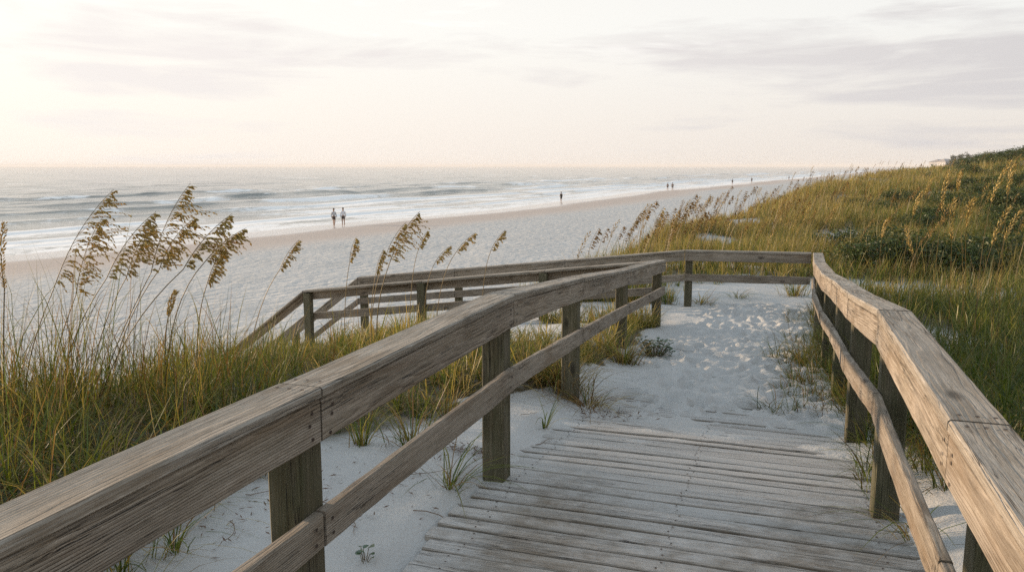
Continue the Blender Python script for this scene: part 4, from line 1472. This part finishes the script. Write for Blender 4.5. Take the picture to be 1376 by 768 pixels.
def person(pos, yaw, height, label, shirt, short, stride=.22, coat=False, side=1, group=None):
    k = height / 1.75
    st_ = stride
    J = [((0, 0, .95), .115), ((0, 0, 1.12), .105), ((0, .0, 1.34), .125), ((0, .0, 1.47), .06), ((0, .01, 1.55), .055), ((0, .02, 1.66), .088), ((0, .01, 1.72), .07), ((0, .105, 1.63), .018),
         ((.085, 0, .92), .09), ((.10, st_ * .55 + .03, .50), .058), ((.10, st_ * .8, .09), .040), ((.10, st_ * .8 + .12, .035), .034),
         ((-.085, 0, .92), .09), ((-.10, -st_ * .25 + .05, .50), .058), ((-.10, -st_ * 1.0, .11), .040), ((-.10, -st_ * 1.0 + .11, .035), .034),
         ((.18, 0, 1.40), .052), ((.235, -.07 * side, 1.12), .04), ((.25, .06 * side, .90), .030), ((.25, .10 * side, .81), .030),
         ((-.18, 0, 1.40), .052), ((-.235, .02 * side, 1.12), .04), ((-.25, .14 * side, .92), .030), ((-.25, .18 * side, .83), .030),
         ((.085, .02, 1.64), .016), ((-.085, .02, 1.64), .016)]
    E = [(0, 1), (1, 2), (2, 3), (3, 4), (4, 5), (5, 6), (5, 7), (0, 8), (8, 9), (9, 10), (10, 11), (0, 12), (12, 13), (13, 14), (14, 15), (2, 16), (16, 17), (17, 18), (18, 19), (2, 20), (20, 21), (21, 22), (22, 23), (5, 24), (5, 25)]
    body = skin_mesh('body', J, E)
    o = link_mesh('person', body, M_SKIN)
    o.location = pos; o.rotation_euler = (0, 0, yaw); o.scale = (k, k, k)
    set_props(o, label, 'person', group)
    if coat:
        cj = [((0, 0, .95), .19), ((0, 0, 1.2), .19), ((0, .0, 1.42), .15), ((0, 0, .70), .19), ((0, 0, .50), .18), ((.16, 0, 1.36), .085), ((.20, -.02, 1.05), .075), ((-.16, 0, 1.36), .085), ((-.20, .04, 1.05), .075)]
        ce = [(0, 1), (1, 2), (0, 3), (3, 4), (2, 5), (5, 6), (2, 7), (7, 8)]
        link_mesh('coat', skin_mesh('coat', cj, ce), shirt, o)
    else:
        cj = [((0, 0, .98), .135), ((0, 0, 1.14), .135), ((0, .0, 1.36), .145), ((0, 0, 1.45), .085), ((.18, 0, 1.40), .068), ((.232, -.065 * side, 1.14), .058), ((.248, .04 * side, .95), .048), ((-.18, 0, 1.40), .068), ((-.232, .02 * side, 1.14), .058), ((-.248, .12 * side, .96), .048)]
        ce = [(0, 1), (1, 2), (2, 3), (2, 4), (4, 5), (5, 6), (2, 7), (7, 8), (8, 9)]
        link_mesh('shirt', skin_mesh('shirt', cj, ce), shirt, o)
        cj = [((0, 0, .97), .135), ((.085, 0, .90), .108), ((.095, st_ * .4, .64), .082), ((-.085, 0, .90), .108), ((-.095, -st_ * .15 + .02, .64), .082)]
        ce = [(0, 1), (1, 2), (0, 3), (3, 4)]
        link_mesh('shorts', skin_mesh('shorts', cj, ce), short, o)
    hj = [((0, -.012, 1.735), .075), ((0, -.045, 1.67), .082), ((0, -.06, 1.59), .055), ((0, .04, 1.745), .055)]
    link_mesh('hair', skin_mesh('hair', hj, [(0, 1), (1, 2), (0, 3)]), M_HAIR, o)
    return o


def ppl(px_, py_):
    p = hit_ground(px_, py_, 20)
    return p


person(ppl(449, 304), -2.6, 1.70, 'barefoot person in a loose grey shirt and dark shorts, left of the couple', M_SHIRT2, M_SHORT, .24, group='couple walking on the beach')
person(ppl(461.5, 303.5), -2.9, 1.72, 'barefoot person in a white shirt and dark shorts, right of the couple', M_SHIRT, M_SHORT, .20, side=-1, group='couple walking on the beach')
person(ppl(754, 271), .4, 1.62, 'lone dark figure in a long coat at the edge of the wet sand', M_COAT, M_COAT, .02, coat=True)
person(ppl(897, 255.5), -.4, 1.70, 'left one of two far walkers in brown by the surf', M_TAN, M_SHORT, .14, group='two distant walkers')
person(ppl(903.5, 255.8), -.4, 1.74, 'right one of two far walkers in brown by the surf', M_TAN, M_SHORT, .14, side=-1, group='two distant walkers')
person(ppl(984, 248), -.3, 1.75, 'slim dark figure far along the beach past the two walkers', M_COAT, M_SHORT, .12)
person(ppl(1010, 245.5), -.3, 1.80, 'broad dark figure far along the beach, second past the two walkers', M_COAT, M_COAT, .10, coat=True)
person(ppl(1060, 242), -.3, 1.75, 'tiny grey figure farthest along the beach near the dune grass', M_SHIRT2, M_SHORT, .12)

# ------------------------------------------------------------------ haze
mb = MB(); box(mb, -15000, 15000, -60, 16000, -16, 11)
HZ, nt, out = new_mat('sea_haze')
pv = nt.nodes.new('ShaderNodeVolumePrincipled')
pv.inputs['Color'].default_value = (.93, .91, .89, 1)
pv.inputs['Density'].default_value = .00022
pv.inputs['Anisotropy'].default_value = .0
nt.links.new(pv.outputs[0], out.inputs['Volume'])
USE_HAZE = True
if USE_HAZE:
    hz = mb.build('haze', HZ)
    set_props(hz, 'thin pale sea haze lying over the beach and water', 'haze', kind='stuff')

# ------------------------------------------------------------------ light
SUN_EL = math.radians(6.8)
SUN_AZ = math.radians(-66)     # measured from +Y towards +X: out to the left, a little ahead
sun_dir = Vector((math.sin(SUN_AZ) * math.cos(SUN_EL), math.cos(SUN_AZ) * math.cos(SUN_EL), math.sin(SUN_EL)))
sl = bpy.data.lights.new('sun', 'SUN')
sl.energy = 4.8
sl.angle = math.radians(1.5)
sl.color = (1.0, .74, .50)
so = bpy.data.objects.new('sun', sl)
so.rotation_euler = sun_dir.to_track_quat('Z', 'Y').to_euler()
so.location = (-40, 20, 30)
COL.objects.link(so)

w = bpy.data.worlds.new('World')
scene.world = w
w.use_nodes = True
nt = w.node_tree
for n in list(nt.nodes):
    nt.nodes.remove(n)
g = G(nt)
out = nt.nodes.new('ShaderNodeOutputWorld')
sky = nt.nodes.new('ShaderNodeTexSky')
sky.sky_type = 'NISHITA'
sky.sun_disc = False
sky.sun_elevation = SUN_EL
sky.sun_rotation = SUN_AZ
sky.air_density = 1.0
sky.dust_density = 3.0
sky.ozone_density = 1.5
tc = g.n('ShaderNodeTexCoord').outputs['Generated']
sep = g.n('ShaderNodeSeparateXYZ', {0: tc})
zc = sep.outputs[2]
el = g.math('MULTIPLY', g.math('ARCSINE', zc), 57.2958)
azn = g.math('MULTIPLY', g.math('ARCTAN2', sep.outputs[0], sep.outputs[1]), 57.2958)
dot = g.n('ShaderNodeVectorMath', {0: tc, 1: tuple(sun_dir)}, operation='DOT_PRODUCT').outputs['Value']
near_sun = g.mr(dot, -.2, .9)
# thin veil of high cloud, brighter towards the sun
VEIL = 10.0
veil_low = g.mix(near_sun, (.59, .54, .495), (.775, .705, .64))
veil_high = g.mix(near_sun, (.66, .658, .64), (.775, .75, .705))
veil = g.mix(g.mr(el, 0, 9), veil_low, veil_high)
zen = g.mix(g.mr(el, 14, 45), veil, (.66, .82, .98))
veil = g.mix(1.0, zen, (VEIL, VEIL, VEIL), 'MULTIPLY')
fac = g.mr(el, 10, 60, .93, .6)
col = g.mix(fac, sky.outputs[0], veil)
# low bands of thin grey cloud
cv = g.n('ShaderNodeCombineXYZ', {0: g.math('MULTIPLY', azn, .075), 1: g.math('MULTIPLY', el, .55), 2: 3.7}).outputs[0]
cn = g.noise(cv, 1.0, 6, .58, .35)
side = g.math('MAXIMUM', g.mr(azn, 0, 26), g.math('MULTIPLY', g.mr(azn, -12, -17), g.mr(azn, -33, -27)))
band_c = g.mr(azn, -20, 30, 7.3, 7.0)
band = g.math('SUBTRACT', 1.0, g.mr(g.math('ABSOLUTE', g.math('SUBTRACT', el, band_c)), .2, 3.0))
cm = g.math('ADD', cn, g.math('ADD', g.math('MULTIPLY', band, .20), g.math('MULTIPLY', side, .20)))
cm = g.mr(cm, .66, .86)
cloudc = g.mix(near_sun, (.455 * VEIL, .44 * VEIL, .445 * VEIL), (.68 * VEIL, .64 * VEIL, .615 * VEIL))
col = g.mix(g.math('MULTIPLY', cm, .9), col, cloudc)
# brighter wisps higher up
wv = g.n('ShaderNodeCombineXYZ', {0: g.math('MULTIPLY', azn, .06), 1: g.math('ADD', g.math('MULTIPLY', el, .40), g.math('MULTIPLY', azn, .03)), 2: 9.1}).outputs[0]
wn = g.mr(g.noise(wv, 1.0, 6, .6, .5), .55, .75)
wn = g.math('MULTIPLY', wn, g.mr(el, 6, 10))
col = g.mix(g.math('MULTIPLY', wn, .45), col, (1.05 * VEIL, 1.03 * VEIL, .98 * VEIL))
bg = g.n('ShaderNodeBackground', {'Color': col, 'Strength': .09})
nt.links.new(bg.outputs[0], out.inputs[0])

# ------------------------------------------------------------------ render settings
scene.view_settings.view_transform = 'Standard'
scene.view_settings.look = 'None'
scene.view_settings.exposure = 0.68
scene.view_settings.gamma = 1.0
scene.view_settings.use_curve_mapping = False
cy = scene.cycles
cy.max_bounces = 5
cy.diffuse_bounces = 3
cy.glossy_bounces = 2
cy.transmission_bounces = 3
cy.transparent_max_bounces = 4
cy.volume_bounces = 0
cy.use_denoising = False
cy.use_adaptive_sampling = True
cy.adaptive_threshold = .01
cy.caustics_reflective = False
cy.caustics_refractive = False
